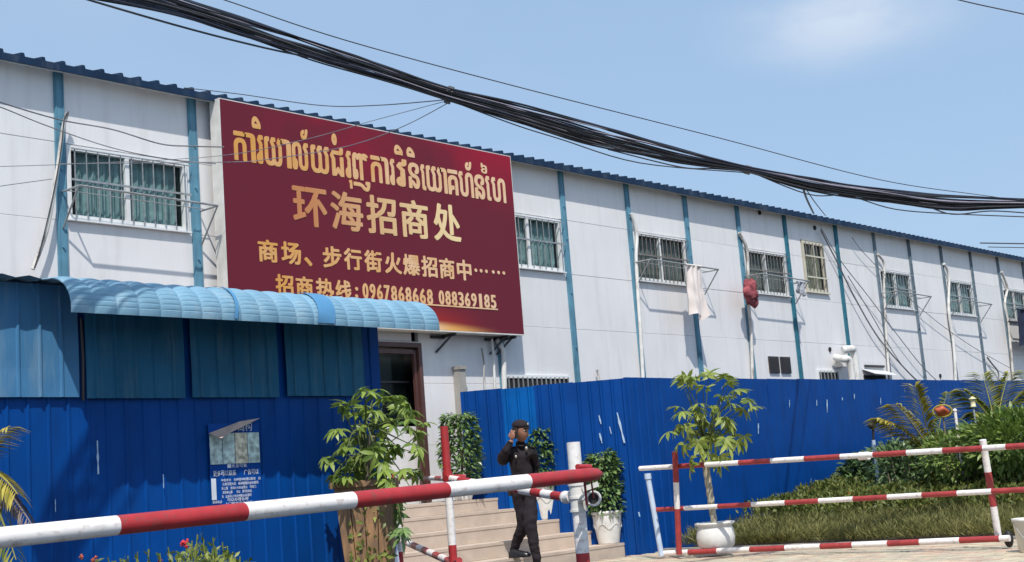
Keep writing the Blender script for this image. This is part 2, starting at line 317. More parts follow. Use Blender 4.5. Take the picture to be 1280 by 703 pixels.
# ================================================================ THE LONG BUILDING
bld = thing('prefab_building', 'long two-storey white prefab building with blue columns and a dark blue corrugated roof', 'building', (20, FY, 0))
KMIN, KMAX = -5, 20
zs = [.92, 1.72, 2.60, 3.51, 4.42, 5.33, 6.185]
windows = {0: 'teal', 4: 'teal', 6: 'grey', 8: 'grey', 9: 'tall', 11: 'teal2', 13: 'teal2', 15: 'teal2', 17: 'teal2', -3: 'teal', -2: None}
DOOR = (11.62, 13.40, 3.17)
cache = {}
for k in range(KMIN, KMAX):
    xa, xb = colx(k)+.045, colx(k+1)-.045
    if k == 3: xa_low = 13.405
    for c in range(6):
        if windows.get(k) and windows[k] != 'tall' and c == 4: continue
        z0, z1 = zs[c]+.0018, zs[c+1]-.0018
        def panel(x0, x1, z0=z0, z1=z1):
            b = MB(); yy = FY+rnd(0, .004)
            # insulated sheet with one shallow swage line
            ch = .004
            P = None
            b.add([(x0, yy+ch, z0), (x1, yy+ch, z0), (x1, yy+ch, z1), (x0, yy+ch, z1), (x0+ch, yy, z0+ch), (x1-ch, yy, z0+ch), (x1-ch, yy, z1-ch), (x0+ch, yy, z1-ch),
                   (x0, yy+.07, z0), (x1, yy+.07, z0), (x1, yy+.07, z1), (x0, yy+.07, z1)],
                  [(4, 5, 6, 7), (0, 1, 5, 4), (1, 2, 6, 5), (2, 3, 7, 6), (3, 0, 4, 7), (8, 9, 1, 0), (9, 10, 2, 1), (10, 11, 3, 2), (11, 8, 0, 3)])
            b.build('wall_panel', M['wall'] if random.random() < .8 else M['wall2'], bld)
        if k == 2 and c < 3:
            if c == 2: panel(xa, xb, 3.20, z1)
            continue
        if k == 1 and c < 3 and False: continue
        if k == 9 and c in (4, 5):
            if c == 4:
                panel(xa, 24.85); panel(25.83, xb); panel(24.86, 25.82, z0, 4.58)
            else:
                panel(xa, 24.85); panel(25.83, xb); panel(24.86, 25.82, 5.70, z1)
            continue
        panel(13.405 if k == 3 and c < 3 else xa, xb)
for k in range(KMIN, KMAX+1):
    b = MB(); x = colx(k); hw = .058 if k < 11 else .05
    zb = 3.52 if k == 3 else .92
    b.box((x-hw, FY-.032, zb), (x+hw, FY+.06, 6.15)); b.box((x-hw+.012, FY-.04, zb+.01), (x-hw+.022, FY-.0325, 6.14)); b.box((x+hw-.022, FY-.04, zb+.01), (x+hw-.012, FY-.0325, 6.14))
    for zz in ((4.0,) if k == 3 else (1.4, 2.3, 3.2, 4.1, 5.0, 5.55)): b.tube([(x, FY-.03, zz), (x, FY-.055, zz)], .014, 6)
    b.build('column', M['column3'] if k in (9, 10) else M['column'] if k < 9 else M['column2'], bld)
b = MB(); xL, xR = colx(KMIN)-.1, colx(KMAX)+.1
b.box((xL, FY-.06, -.02), (xR, FY+.2, .915)); b.build('plinth', M['concrete'], bld)
b = MB(); b.box((xL, FY+.09, .92), (xR, FY+.14, 2.0)); b.box((xL, FY+6.5, 0), (xR, FY+6.6, 6.1)); b.box((xL-.02, FY+.1, 0), (xL+.05, FY+6.5, 6.1)); b.box((xR-.05, FY+.1, 0), (xR+.02, FY+6.5, 6.1)); b.build('rear_wall', M['wall2'], bld)
b = MB(); b.box((xL, FY+.4, 3.0), (xR, FY+6.4, 3.2)); b.box((xL, FY+2.8, 3.25), (xR, FY+2.9, 6.0)); b.box((xL, FY+2.8, .95), (xR, FY+2.9, 2.95)); b.build('floor_slab', M['interior'], bld)
# roof: corrugated sheet with its profile, fascia gutter, soffit, and rib caps
b = MB(); pitch = .25; xs = []
x = xL-.3
while x < xR+.3:
    xs += [(x, 0), (x+.19, 0), (x+.20, .04), (x+.235, .04), (x+.245, 0)]; x += pitch
EY = FY-.20
for (y0, z0), (y1, z1) in [((EY, 6.195), (FY+3.3, 6.195+.16*3.57))]:
    P = [[(xx, y0, z0+h) for xx, h in xs], [(xx, y1, z1+h) for xx, h in xs]]
    b.grid(P, False)
    for i in range(len(xs)-1):
        if xs[i][1] > 0 or xs[i+1][1] > 0:
            a0, h0 = xs[i]; a1, h1 = xs[i+1]
            b.add([(a0, y0, z0-.01), (a1, y0, z0-.01), (a1, y0, z0+h1), (a0, y0, z0+h0)], [(0, 1, 2, 3)])
b.add([(xL-.3, FY+3.3, 6.84), (xR+.3, FY+3.3, 6.84), (xR+.3, FY+6.9, 6.27), (xL-.3, FY+6.9, 6.27)], [(0, 1, 2, 3)])
roof = b.build('roof', M['roof'], bld)
b = MB(); b.box((xL-.3, EY-.012, 6.105), (xR+.3, EY+.0, 6.188)); b.box((xL-.3, EY-.02, 6.105), (xR+.3, EY-.0125, 6.117)); b.build('fascia', M['roof'], roof)
b = MB(); b.add([(xL-.3, EY+.002, 6.10), (xR+.3, EY+.002, 6.10), (xR+.3, FY+.1, 6.19), (xL-.3, FY+.1, 6.19), (xL-.3, EY+.002, 6.112), (xR+.3, EY+.002, 6.112), (xR+.3, FY+.1, 6.203), (xL-.3, FY+.1, 6.203)], [(3, 2, 1, 0), (4, 5, 6, 7), (0, 1, 5, 4)]); b.build('soffit', M['soffit'], roof)
def curtain(x0, x1, z0, z1, y, m, par, amp=.018, freq=60):
    b = MB(); n = 60; ph = rnd(0, 6)
    P = [[(x0+(x1-x0)*i/n, y+amp*math.sin(i*(x1-x0)/n*freq+ph+.8*math.sin(i*.21+ph))+.01*math.sin(i*1.7), z) for i in range(n+1)] for z in (z0, (z0+z1)/2, z1)]
    b.grid(P); return b.build('curtain', m, par)
def window(k, kind):
    xa, xb = colx(k)+.075, colx(k+1)-.115
    if k == 4: xa += 0
    z0, z1 = 4.44, 5.31
    fm = M['upvc']; b = MB(); t = .055; y0, y1 = FY-.022, FY+.05
    b.box((xa, y0, z1-t), (xb, y1, z1)); b.box((xa, y0, z0), (xb, y1, z0+t)); b.box((xa, y0+.001, z0+t+.001), (xa+t, y1, z1-t-.001)); b.box((xb-t, y0+.001, z0+t+.001), (xb, y1, z1-t-.001))
    b.box((xa-.02, y0-.035, z0-.02), (xb+.02, FY+.02, z0-.002))
    # closing strips to the columns
    wn = b.build('window', fm, bld)
    b = MB(); b.box((colx(k)+.045, FY+.012, 4.425), (xa-.001, FY+.06, 5.325)); b.box((xb+.001, FY+.012, 4.425), (colx(k+1)-.045, FY+.06, 5.325)); b.box((xa, FY+.012, z1+.001), (xb, FY+.06, 5.325)); b.box((xa, FY+.012, 4.425), (xb, FY+.06, z0-.001)); b.build('infill', M['wall'], wn)
    xm = xa+(xb-xa)*.485
    b = MB(); b.box((xm-.028, y0+.002, z0+t+.001), (xm+.028, y1-.01, z1-t-.001)); b.build('mullion', fm, wn)
    for p0, p1, yy in ((xa+t, xm-.029, FY+.02), (xm+.029, xb-t, FY+.035)):
        b = MB(); b.box((p0, yy, z0+t), (p1, yy+.005, z1-t)); b.build('pane', M['pane'], wn)
    cm = {'teal': 'curtain_teal', 'grey': 'curtain_grey', 'teal2': 'curtain_teal'}[kind]
    gap = .13 if kind != 'grey' else .02
    curtain(xa+t+gap, xm-.01, z0+t*.6, z1-.02, FY+.1, M[cm], wn); curtain(xm-.01, xb-t-(.03 if kind == 'teal' else 0), z0+t*.6, z1-.02, FY+.105, M[cm], wn)
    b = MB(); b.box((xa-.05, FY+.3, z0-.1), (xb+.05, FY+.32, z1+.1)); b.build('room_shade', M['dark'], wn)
    bm = M['bar'] if kind != 'grey' else M['bardark']
    nb = 11 if kind != 'grey' else 13
    for i in range(nb):
        x = xa+.08+(xb-xa-.14)*i/(nb-1)
        b = MB(); b.bar((x, FY-.06, z0+.005), (x, FY-.06, z1-.045), .011, .010); b.build('grille_bar', bm, wn)
    for z in ((z0+z1)/2+.02,) + ((z1-.05,) if True else ()):
        b = MB(); b.bar((xa+.03, FY-.074, z), (xb+.02, FY-.074, z), .014, .024 if z < 5.1 else .014); b.build('grille_rail', bm, wn)
    return wn
for k, kind in windows.items():
    if kind and kind != 'tall': window(k, kind)
# the narrow tall cream window
wn = None
b = MB(); xa, xb, z0, z1, t = 24.88, 25.80, 4.60, 5.68, .06; y0, y1 = FY-.022, FY+.05
b.box((xa, y0, z1-t), (xb, y1, z1)); b.box((xa, y0, z0), (xb, y1, z0+t)); b.box((xa, y0+.001, z0+t+.001), (xa+t, y1, z1-t-.001)); b.box((xb-t, y0+.001, z0+t+.001), (xb, y1, z1-t-.001)); b.box((xa-.03, y0-.03, z0-.03), (xb+.03, FY+.02, z0-.002))
wn = b.build('window', M['upvc_cream'], bld)
xm = (xa+xb)/2
b = MB(); b.box((xm-.025, y0+.002, z0+t+.001), (xm+.025, y1-.01, z1-t-.001)); b.build('mullion', M['upvc_cream'], wn)
for p0, p1, yy in ((xa+t, xm-.026, FY+.02), (xm+.026, xb-t, FY+.035)):
    b = MB(); b.box((p0, yy, z0+t), (p1, yy+.005, z1-t)); b.build('pane', M['pane'], wn)
curtain(xa+t, xb-t, z0+.03, z1-.03, FY+.09, M['curtain_cream'], wn)
for i in range(6):
    x = xa+.09+(xb-xa-.18)*i/5; b = MB(); b.bar((x, FY-.05, z0+.01), (x, FY-.05, z1-.03), .012, .012); b.build('grille_bar', M['bardark'], wn)
for z in (4.9, 5.35):
    b = MB(); b.bar((xa+.02, FY-.065, z), (xb-.02, FY-.065, z), .012, .03); b.build('grille_rail', M['upvc_cream'], wn)
# ground-floor openings that show over the fence
def low_window(x0, x1, z0, z1, n):
    b = MB(); t = .05; y0 = FY-.03
    b.box((x0, y0, z1-t), (x1, FY-.002, z1)); b.box((x0, y0, z0), (x1, FY-.002, z0+t)); b.box((x0, y0+.001, z0+t+.001), (x0+t, FY-.002, z1-t-.001)); b.box((x1-t, y0+.001, z0+t+.001), (x1, FY-.002, z1-t-.001))
    wn = b.build('window', M['upvc'], bld)
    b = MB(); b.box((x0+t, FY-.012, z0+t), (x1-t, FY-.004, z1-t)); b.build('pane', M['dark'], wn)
    for i in range(n):
        x = x0+.08+(x1-x0-.16)*i/(n-1); b = MB(); b.bar((x, FY-.05, z0+.01), (x, FY-.05, z1-.03), .022, .012); b.build('grille_bar', M['bar'], wn)
low_window(24.92, 25.82, 2.0, 2.95, 6)
low_window(15.15, 16.75, 1.95, 2.74, 14)
for x in (23.02, 23.47):
    b = MB(); b.box((x, FY-.03, 2.86), (x+.37, FY-.006, 3.19))
    for i in range(9): b.bar((x+.02, FY-.035, 2.88+i*.034), (x+.35, FY-.035, 2.88+i*.034), .006, .016)
    b.build('vent', M['steel_dark'], bld)
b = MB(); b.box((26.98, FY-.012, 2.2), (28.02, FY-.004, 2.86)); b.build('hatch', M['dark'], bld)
b = MB(); b.bar((27.05, FY-.03, 3.06), (27.98, FY-.03, 3.06), .03, .05); b.build('hatch_rail', M['steel_dark'], bld)
b = MB(); b.add([(26.95, FY-.01, 3.0), (28.05, FY-.01, 2.97), (28.05, FY-.3, 2.84), (26.95, FY-.3, 2.87), (26.95, FY-.01, 2.985), (28.05, FY-.01, 2.955), (28.05, FY-.3, 2.825), (26.95, FY-.3, 2.855)], [(0, 1, 2, 3), (7, 6, 5, 4), (3, 2, 6, 7), (0, 3, 7, 4), (1, 5, 6, 2)]); b.build('hatch_hood', M['upvc'], bld)
for px, py in ((949, 266), (1018, 285), (1037, 437), (1175, 470)):
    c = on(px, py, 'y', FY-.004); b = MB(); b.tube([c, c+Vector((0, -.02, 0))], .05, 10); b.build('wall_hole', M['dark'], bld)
# entrance door, bay 2
dx0, dx1, dz = DOOR
dr = MB(); t = .065
dr.box((dx1-t, FY-.06, .93), (dx1, FY+.06, dz)); dr.box((dx0, FY-.06, .93), (dx0+t, FY+.06, dz)); dr.box((dx0+t+.001, FY-.06, dz-t), (dx1-t-.001, FY+.06, dz))
d = dr.build('door', M['brown_metal'], bld)
b = MB(); b.box((dx0+t+.03, FY+.22, 1.0), (dx1-t-.02, FY+.225, dz-t-.05)); b.build('pane', M['pane'], d)
b = MB(); b.box((dx1-t-.06, FY-.02, .95), (dx1-t-.015, FY+.03, dz-t-.04)); b.box((dx0+t, FY-.02, dz-t-.09), (dx1-t-.062, FY+.03, dz-t-.03)); b.build('door_leaf_frame', M['brown_metal'], d)
b = MB(); b.box((dx0-.4, FY+1.6, .92), (dx1+.6, FY+1.65, dz+.2)); b.box((dx0-.4, FY+.2, .9), (dx1+.6, FY+1.7, .93)); b.build('hallway', M['interior'], d)
b = MB()
for z in (1.4, 1.9, 2.3, 2.62): b.bar((dx0+t, FY+.18, z), (dx1-t, FY+.18, z+.02), .02, .03)
b.build('push_rail', M['steel_dark'], d)
b = MB(); b.box((dx0-.03, FY-.001, dz+.002), (dx1+.02, FY+.06, 3.195)); b.build('lintel', M['wall'], bld)

# ================================================================ ENTRANCE STEPS
stp = thing('entrance_steps', 'flight of pale stone steps rising to the entrance between the shed and the blue fence', 'steps', (12, 11.1, 0))
fronts = [11.10, 11.46, 11.82, 12.18, 12.52]; tops = [.19, .38, .57, .76, .92]; xr = [14.74, 14.72, 14.69, 14.66, 14.62]
for i, (y, z) in enumerate(zip(fronts, tops)):
    zb = -.02 if i == 0 else tops[i-1]+.001
    b = MB(); b.box((8.6, y, zb), (xr[i], 13.40, z-.035)); o = b.build('step', M['step'], stp)
    nx_ = 6; x0 = 8.6; L = (xr[i]+.01-8.6)/nx_
    for j in range(nx_):
        b = MB(); b.box((x0+j*L+.001, y-.007, z-.0345), (x0+(j+1)*L-.002, fronts[i+1]+.03 if i < 4 else 13.40, z-rnd(0, .002))); b.build('tread_slab', M['nosing'] if False else M['step'], o)

# ================================================================ SHEET FENCES
def sheet(name, m, par, a, b_, z0, z1, depth=.028, rib=.2, ribw=.06, thick=True, slant=0, flip=1, lab=None):
    """one profiled steel sheet from a to b_ (xy), ribs upright"""
    a = Vector((a[0], a[1], 0)); b_ = Vector((b_[0], b_[1], 0)); d = (b_-a); L = d.length; d.normalize(); n = Vector((d.y, -d.x, 0))*flip
    pr = [(0, 0)]; s_ = rib*.5-ribw/2
    while s_+ribw < L:
        e = ribw*.28; pr += [(s_, 0), (s_+e, depth), (s_+ribw-e, depth), (s_+ribw, 0)]; s_ += rib
    pr.append((L, 0)); mb = MB(); k = 4
    P = []
    for q in range(k+1):
        z = z0+(z1-z0)*q/k
        P.append([a+d*s_+n*(h+slant*q/k+.003*math.sin(s_*5+q*1.7))+Vector((0, 0, z)) for s_, h in pr])
    mb.grid(P, False)
    P2 = [[v-n*.004 for v in row][::-1] for row in P]; mb.grid(P2, False)
    return mb.build(name, m, par, label=lab)
fc = Vector((14.80, 10.94, 0)); fl = Vector((13.56, 12.86, 0))
sf = thing('side_fence', 'short blue sheet-metal fence running up the steps behind the potted shrubs and the man', 'fence', fc)
def side_t(px):
    d = ray(px, 550); nrm = Vector((fl.y-fc.y, -(fl.x-fc.x), 0)).normalized(); t_ = (fc-O_).dot(nrm)/d.dot(nrm); c = O_+d*t_; return (c-fc).dot(fl-fc)/(fl-fc).length_squared
cuts_ = [-.005, side_t(722), side_t(672.5), side_t(632), 1.0]; nS = 4
for i in range(nS):
    p, q = fc.lerp(fl, cuts_[i]), fc.lerp(fl, cuts_[i+1]+.004)
    off = Vector((0, 0, 0))
    sheet('fence_sheet', M['fence_l'] if i == 2 else M['fence'], sf, q+off*i, p+off*i, .0, 2.405+rnd(-.01, .01), rib=.155, ribw=.05, depth=.02, flip=1, lab='lighter blue fence sheet' if i == 2 else None)
b = MB()
for z in (.7, 1.9): b.bar(fc+Vector((.06, .06, z)), fl+Vector((.06, .06, z)), .04, .04)
for t_ in (0.02, .5, .98):
    p = fc.lerp(fl, t_)+Vector((.1, .08, 0)); b.bar(p, p+Vector((0, 0, 2.35)), .05, .05)
b.build('frame', M['steel_dark'], sf)
lf = thing('long_fence', 'long bright blue sheet-metal fence running along the planting bed to the right', 'fence', fc)
# narrow corner return, then sheets about a metre wide
x = fc.x; i = 0; y = fc.y
while x < 34:
    wd = .95; z1 = 2.415+.0045*(x-15)+rnd(-.006, .006)
    sheet('fence_sheet', M['fence'], lf, (x, y+rnd(0, .003)), (x+wd, y+rnd(0, .003)), .0, z1, rib=.19, ribw=.045, depth=.004 if x > 15.7 else .016); x += wd-.003; i += 1
b = MB()
for z in (.5, 1.3, 2.2): b.bar((fc.x+.1, y+.05, z), (34, y+.05, z), .04, .04)
for k in range(10): b.bar((fc.x+.2+k*2.1, y+.1, 0), (fc.x+.2+k*2.1, y+.1, 2.3), .06, .06)
b.build('frame', M['steel_dark'], lf)
# scrapes where the paint has peeled
def scrape(par, px, py, L, W_, plane, v, lean=0, name='paint_scrape'):
    c = on(px, py, plane, v) if plane != 'side' else None
    if plane == 'side':
        d = ray(px, py); nrm = Vector((fl.y-fc.y, -(fl.x-fc.x), 0)).normalized(); t_ = (fc-O_).dot(nrm)/d.dot(nrm); c = O_+d*t_; dirv = (fl-fc).normalized(); outw = -d.normalized(); outw.z = 0
    else: dirv = Vector((1, 0, 0)); outw = Vector((0, -1, 0))
    c = c+outw*(.030 if plane == 'side' else .014); n = 7; A = []; B = []
    for i in range(n):
        t_ = i/(n-1); wv = W_*.27*math.sin(math.pi*min(.93, max(.1, t_)))**.3*(1+rnd(-.5, .4)); zc = Vector((0, 0, L*(.5-t_))); sh = dirv*(lean*(t_-.5)*L)
        A.append(c+zc+sh+dirv*wv); B.append(c+zc+sh-dirv*wv)
    b = MB(); b.add(A+B+[q-outw*.003 for q in A+B], [(i, i+1, n+i+1, n+i) for i in range(n-1)]+[(2*n+i, 2*n+i+1, i+1, i) for i in range(n-1)]); b.build(name, M['peel'], par)
for px, py, L, W_ in ((776, 535, .42, .05), (750, 525, .12, .03), (763, 538, .1, .025), (751, 548, .14, .035), (799, 643, .06, .04)): scrape(sf, px, py, L, W_, 'side', 0, -.15)
for px, py, L, W_ in ((986, 505, .12, .045), (1020, 504, .1, .04), (1033, 508, .22, .06), (1052, 499, .05, .06), (1067, 496, .09, .08), (1100, 502, .13, .05), (947, 536, .16, .06), (1013, 600, .05, .03), (1061, 592, .05, .03), (900, 505, .05, .03), (1130, 488, .08, .02), (1160, 497, .05, .03)): scrape(lf, px, py, L, W_, 'y', fc.y, -.2)

# ================================================================ SIGN BOARD
SY = 13.17
sg = thing('billboard', 'large dark red billboard with gold Khmer and Chinese lettering on the white building', 'sign', (12.6, SY, 3.3))
sx0, sx1, sz0, sz1 = 9.90, 15.38, 3.33, 6.12
sm = bpy.data.materials.new('sign_print'); sm.use_nodes = True; t = sm.node_tree; bs = t.nodes['Principled BSDF']; bs.inputs['Roughness'].default_value = .5; bs.inputs['Specular IOR Level'].default_value = .2
geo = t.nodes.new('ShaderNodeNewGeometry'); sep = t.nodes.new('ShaderNodeSeparateXYZ'); t.links.new(geo.outputs['Position'], sep.inputs[0])
def mrange(src, a, b_, c=0, d=1, smooth=True):
    n = t.nodes.new('ShaderNodeMapRange'); n.interpolation_type = 'SMOOTHSTEP' if smooth else 'LINEAR'; t.links.new(src, n.inputs[0]); n.inputs[1].default_value = a; n.inputs[2].default_value = b_; n.inputs[3].default_value = c; n.inputs[4].default_value = d; return n.outputs[0]
def mathn(op, a, b_=None):
    n = t.nodes.new('ShaderNodeMath'); n.operation = op
    for i, q in enumerate((a, b_)):
        if q is None: continue
        if isinstance(q, (int, float)): n.inputs[i].default_value = q
        else: t.links.new(q, n.inputs[i])
    return n.outputs[0]
def mixc(f, a, b_):
    n = t.nodes.new('ShaderNodeMix'); n.data_type = 'RGBA'
    if isinstance(f, float): n.inputs[0].default_value = f
    else: t.links.new(f, n.inputs[0])
    for i, q in ((6, a), (7, b_)):
        if isinstance(q, tuple): n.inputs[i].default_value = (*q, 1)
        else: t.links.new(q, n.inputs[i])
    return n.outputs[2]
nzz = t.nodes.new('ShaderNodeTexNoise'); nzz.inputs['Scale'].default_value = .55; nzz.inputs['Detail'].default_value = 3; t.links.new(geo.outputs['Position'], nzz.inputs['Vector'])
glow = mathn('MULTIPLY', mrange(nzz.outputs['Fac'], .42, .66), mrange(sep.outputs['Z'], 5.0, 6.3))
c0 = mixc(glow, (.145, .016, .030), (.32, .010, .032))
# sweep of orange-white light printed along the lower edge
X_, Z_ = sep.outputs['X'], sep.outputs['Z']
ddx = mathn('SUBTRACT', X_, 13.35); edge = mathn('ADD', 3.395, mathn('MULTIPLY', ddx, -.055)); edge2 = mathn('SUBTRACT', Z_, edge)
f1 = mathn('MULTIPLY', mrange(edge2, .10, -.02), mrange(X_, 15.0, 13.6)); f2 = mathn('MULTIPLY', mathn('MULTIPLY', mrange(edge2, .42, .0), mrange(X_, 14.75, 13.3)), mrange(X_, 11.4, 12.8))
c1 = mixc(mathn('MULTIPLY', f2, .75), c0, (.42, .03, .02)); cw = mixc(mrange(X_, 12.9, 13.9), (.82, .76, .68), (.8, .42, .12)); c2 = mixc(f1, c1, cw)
t.links.new(c2, bs.inputs['Base Color'])
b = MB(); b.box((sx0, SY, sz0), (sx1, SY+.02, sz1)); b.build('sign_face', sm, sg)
b = MB(); b.box((sx0-.012, SY+.0, sz0-.02), (sx0-.001, SY+.2, sz1+.01)); b.box((sx1+.001, SY+.0, sz0-.02), (sx1+.012, SY+.2, sz1+.01)); b.box((sx0-.001, SY+.001, sz0-.02), (sx1+.001, SY+.2, sz0-.001)); b.box((sx0-.001, SY+.001, sz1+.001), (sx1+.001, SY+.2, sz1+.012)); b.build('sign_edge', M['sign_edge'], sg)
b = MB(); b.box((sx0+.01, SY+.021, sz0+.01), (sx1-.01, SY+.19, sz1-.01)); b.build('sign_frame', M['steel_dark'], sg)
for px in (534, 617, 628):
    b = MB(); c = on(px, 424, 'z', sz0-.04); b.bar((c.x-.25, FY-.03, sz0-.06), (c.x+.02, FY-.03, sz0-.06), .04, .04); b.bar((c.x, SY+.02, sz0-.045), (c.x, FY-.01, sz0-.045), .04, .04); b.bar((c.x, SY+.1, sz0-.05), (c.x-.15, FY-.01, sz0-.28), .03, .03); b.build('bracket', M['steel_dark'], sg)
gold = bpy.data.materials.new('gold_lettering'); gold.use_nodes = True; t = gold.node_tree; bs = t.nodes['Principled BSDF']; bs.inputs['Roughness'].default_value = .5
geo = t.nodes.new('ShaderNodeNewGeometry'); sep = t.nodes.new('ShaderNodeSeparateXYZ'); t.links.new(geo.outputs['Position'], sep.inputs[0])
nn = t.nodes.new('ShaderNodeTexNoise'); nn.inputs['Scale'].default_value = 3.5; t.links.new(geo.outputs['Position'], nn.inputs['Vector'])
ff = mathn('ADD', mrange(sep.outputs['X'], 10.2, 15.2, 0, .8, False), mathn('MULTIPLY', mathn('SUBTRACT', nn.outputs['Fac'], .5), .9))
t.links.new(mixc(ff, (.68, .33, .075), (.86, .62, .42)), bs.inputs['Base Color'])
copper = bpy.data.materials.new('copper_lettering'); copper.use_nodes = True; t = copper.node_tree; bs = t.nodes['Principled BSDF']; bs.inputs['Roughness'].default_value = .45
geo = t.nodes.new('ShaderNodeNewGeometry'); sep = t.nodes.new('ShaderNodeSeparateXYZ'); t.links.new(geo.outputs['Position'], sep.inputs[0])
ff = mrange(sep.outputs['X'], 11.3, 14.0, 0, 1, False); t.links.new(mixc(ff, (.55, .22, .08), (.88, .68, .36)), bs.inputs['Base Color'])
glyphs = {}
def glyph(ch, bold):
    key = (ch, bold)
    if key not in glyphs:
        c = bpy.data.curves.new('g', 'FONT'); c.body = ch; c.size = 1; c.offset = bold; c.resolution_u = 3; c.fill_mode = 'FRONT'; c.extrude = 0
        o = bpy.data.objects.new('g', c); COL.objects.link(o); dg = bpy.context.evaluated_depsgraph_get(); me = o.evaluated_get(dg).to_mesh()
        vs = [(v.co.x, v.co.y) for v in me.vertices]; fs = [tuple(p.vertices) for p in me.polygons]; o.evaluated_get(dg).to_mesh_clear()
        bpy.data.objects.remove(o); bpy.data.curves.remove(c)
        # drop anything not used by faces
        if vs:
            used = {i for f in fs for i in f}; xs_ = [vs[i][0] for i in used]; ys_ = [vs[i][1] for i in used]; glyphs[key] = (vs, fs, min(xs_), max(xs_), min(ys_), max(ys_))
        else: glyphs[key] = None
    return glyphs[key]
def place(mb, ch, x0, x1, z0, z1, bold=.0, y=SY, th=.003):
    """fit a glyph into a box on the board, raised by th, with side walls"""
    G = glyph(ch, bold)
    if not G: return
    if bold:
        dl = bold*.33
        for kk, (ox, oz) in enumerate(((-dl, 0), (dl, 0), (0, dl*.8), (0, -dl*.8), (-dl*.7, -dl*.6), (dl*.7, dl*.6), (-dl*.7, dl*.6), (dl*.7, -dl*.6))):
            place(mb, ch, x0+dl+ox, x1-dl+ox, z0+dl*.7+oz, z1-dl*.7+oz, 0, y-.0004*kk, th)
        return
    vs, fs, a, b_, c, d = G; sx_ = (x1-x0)/(b_-a); sz_ = (z1-z0)/(d-c)
    P = [(x0+(u-a)*sx_, y-th, z0+(v-c)*sz_) for u, v in vs]; Q = [(p[0], y-.001, p[2]) for p in P]; n = len(P)
    cnt = {}
    for f in fs:
        for i in range(len(f)):
            e = (f[i], f[(i+1) % len(f)]); cnt[e] = cnt.get(e, 0)+1
    sides = [(e[0], e[1], e[1]+n, e[0]+n) for e in cnt if (e[1], e[0]) not in cnt]
    mb.add(P+Q, list(fs)+sides)
# Khmer line, glyph by glyph: (glyph, px left, px right); marks above or below follow their letter
mb = MB()
def kx(px): # board x under a picture column, along the Khmer baseline
    return on(px, 203+(px-300)*.1555, 'y', SY).x
kb_, kt_ = on(300, 202, 'y', SY).z, on(300, 167, 'y', SY).z
kb_ = (kb_+on(628, 253, 'y', SY).z)/2; kt_ = (kt_+on(628, 222, 'y', SY).z)/2; kh = kt_-kb_
for ch, a, c in (('ក', 293, 309), ('ា', 305, 320.5), ('រ', 321.5, 330), ('យ', 331.5, 354), ('ា', 350, 365), ('ល', 366, 386.5), ('យ', 389.5, 412.5), ('ជ', 414, 430.5), ('រ', 432.5, 440), ('ញ', 441.5, 462.5), ('ក', 464.5, 478.5), ('ា', 475, 487), ('រ', 488, 494.5), ('វ', 496, 510), ('ន', 511.5, 525.5), ('េ', 527, 533), ('យ', 534, 553.5), ('ា', 550, 560), ('គ', 561, 573.5), ('ហ', 574.5, 593), ('ន', 594.5, 607), ('េ', 608, 614.5), ('ហ', 615.5, 633)):
    zz0, zz1 = kb_, kt_
    if ch == 'ញ': zz0 = kb_-.4*kh
    if ch in 'ជវ': zz1 = kt_+.06*kh
    place(mb, ch, kx(a), kx(c), zz0, zz1, .042)
for ch, a, c, lo, hi in (('ិ', 317, 328, .2, .62), ('័', 378, 387, .12, .5), ('ំ', 417, 423.5, .12, .55), ('ុ', 436, 440, -1.4, -1.1), ('ិ', 495.5, 506, .2, .58), ('ិ', 511, 521, .2, .58), ('័', 584, 592, .08, .45)):
    zz = (kt_+lo*kh, kt_+hi*kh) if lo > 0 else (kb_-.38*kh, kb_-.06*kh)
    place(mb, ch, kx(a), kx(c), zz[0], zz[1], .034)
place(mb, '៦', kx(604), kx(611.5), kt_+.08*kh, kt_+.5*kh, .028)
mb.build('khmer_lettering', gold, sg)
mb = MB()
def line(chs, ref, mtl, name, bold, slope=.108):
    for ch, a, c, yt, yb in chs:
        mb = MB()
        xm_ = (a+c)/2; zt = on(xm_, yt, 'y', SY).z; zb = on(xm_, yb, 'y', SY).z; place(mb, ch, on(a, yb, 'y', SY).x, on(c, yb, 'y', SY).x, zb, zt, bold); mb.build(name, mtl, sg)
line([(c, a, e, 270.5+.122*((a+e)/2-474)-25, 270.5+.122*((a+e)/2-474)+23.5-.012*(a-368)) for c, a, e in (('环', 367, 410), ('海', 414.5, 455), ('招', 459.5, 497), ('商', 502, 537), ('处', 543, 577))], 0, copper, 'title_character', .05)
L3 = (('商', 323, 348), ('场', 352, 377), ('步', 404, 427.5), ('行', 430.5, 453), ('街', 456, 478), ('火', 481.5, 502.5), ('爆', 504.5, 525.5), ('招', 527.5, 547.5), ('商', 550, 569), ('中', 572, 590))
line([(c, a, e, 314+.103*((a+e)/2-335)-14, 314+.103*((a+e)/2-335)+14-.01*(a-323)) for c, a, e in L3]+[('、', 380.5, 390.5, 322, 333)], 0, gold, 'line_character', .034)
mb = MB()
for i in range(6):
    px = 594.5+i*6.6+(2 if i > 2 else 0); c = on(px, 338.2+.1*(px-594), 'y', SY); mb.tube([c+Vector((0, -.001, 0)), c+Vector((0, -.009, 0))], .028, 8)
mb.build('dots', gold, sg)
def b4(px): return 370.5+.118*(px-453)*.9
L4 = [('招', 345, 367.5), ('商', 370.5, 392), ('热', 395.5, 418), ('线', 420, 440)]
items = [(c, a, e, 357.5+.096*((a+e)/2-356)-14, 357.5+.096*((a+e)/2-356)+13) for c, a, e in L4]
d1 = '0967868668'; w1 = (542.5-453)/10
items += [(ch, 453+i*w1+.6, 453+(i+1)*w1-.9, 354.3+.094*(453+i*w1-453), 373.8+.094*(453+i*w1-453)) for i, ch in enumerate(d1)]
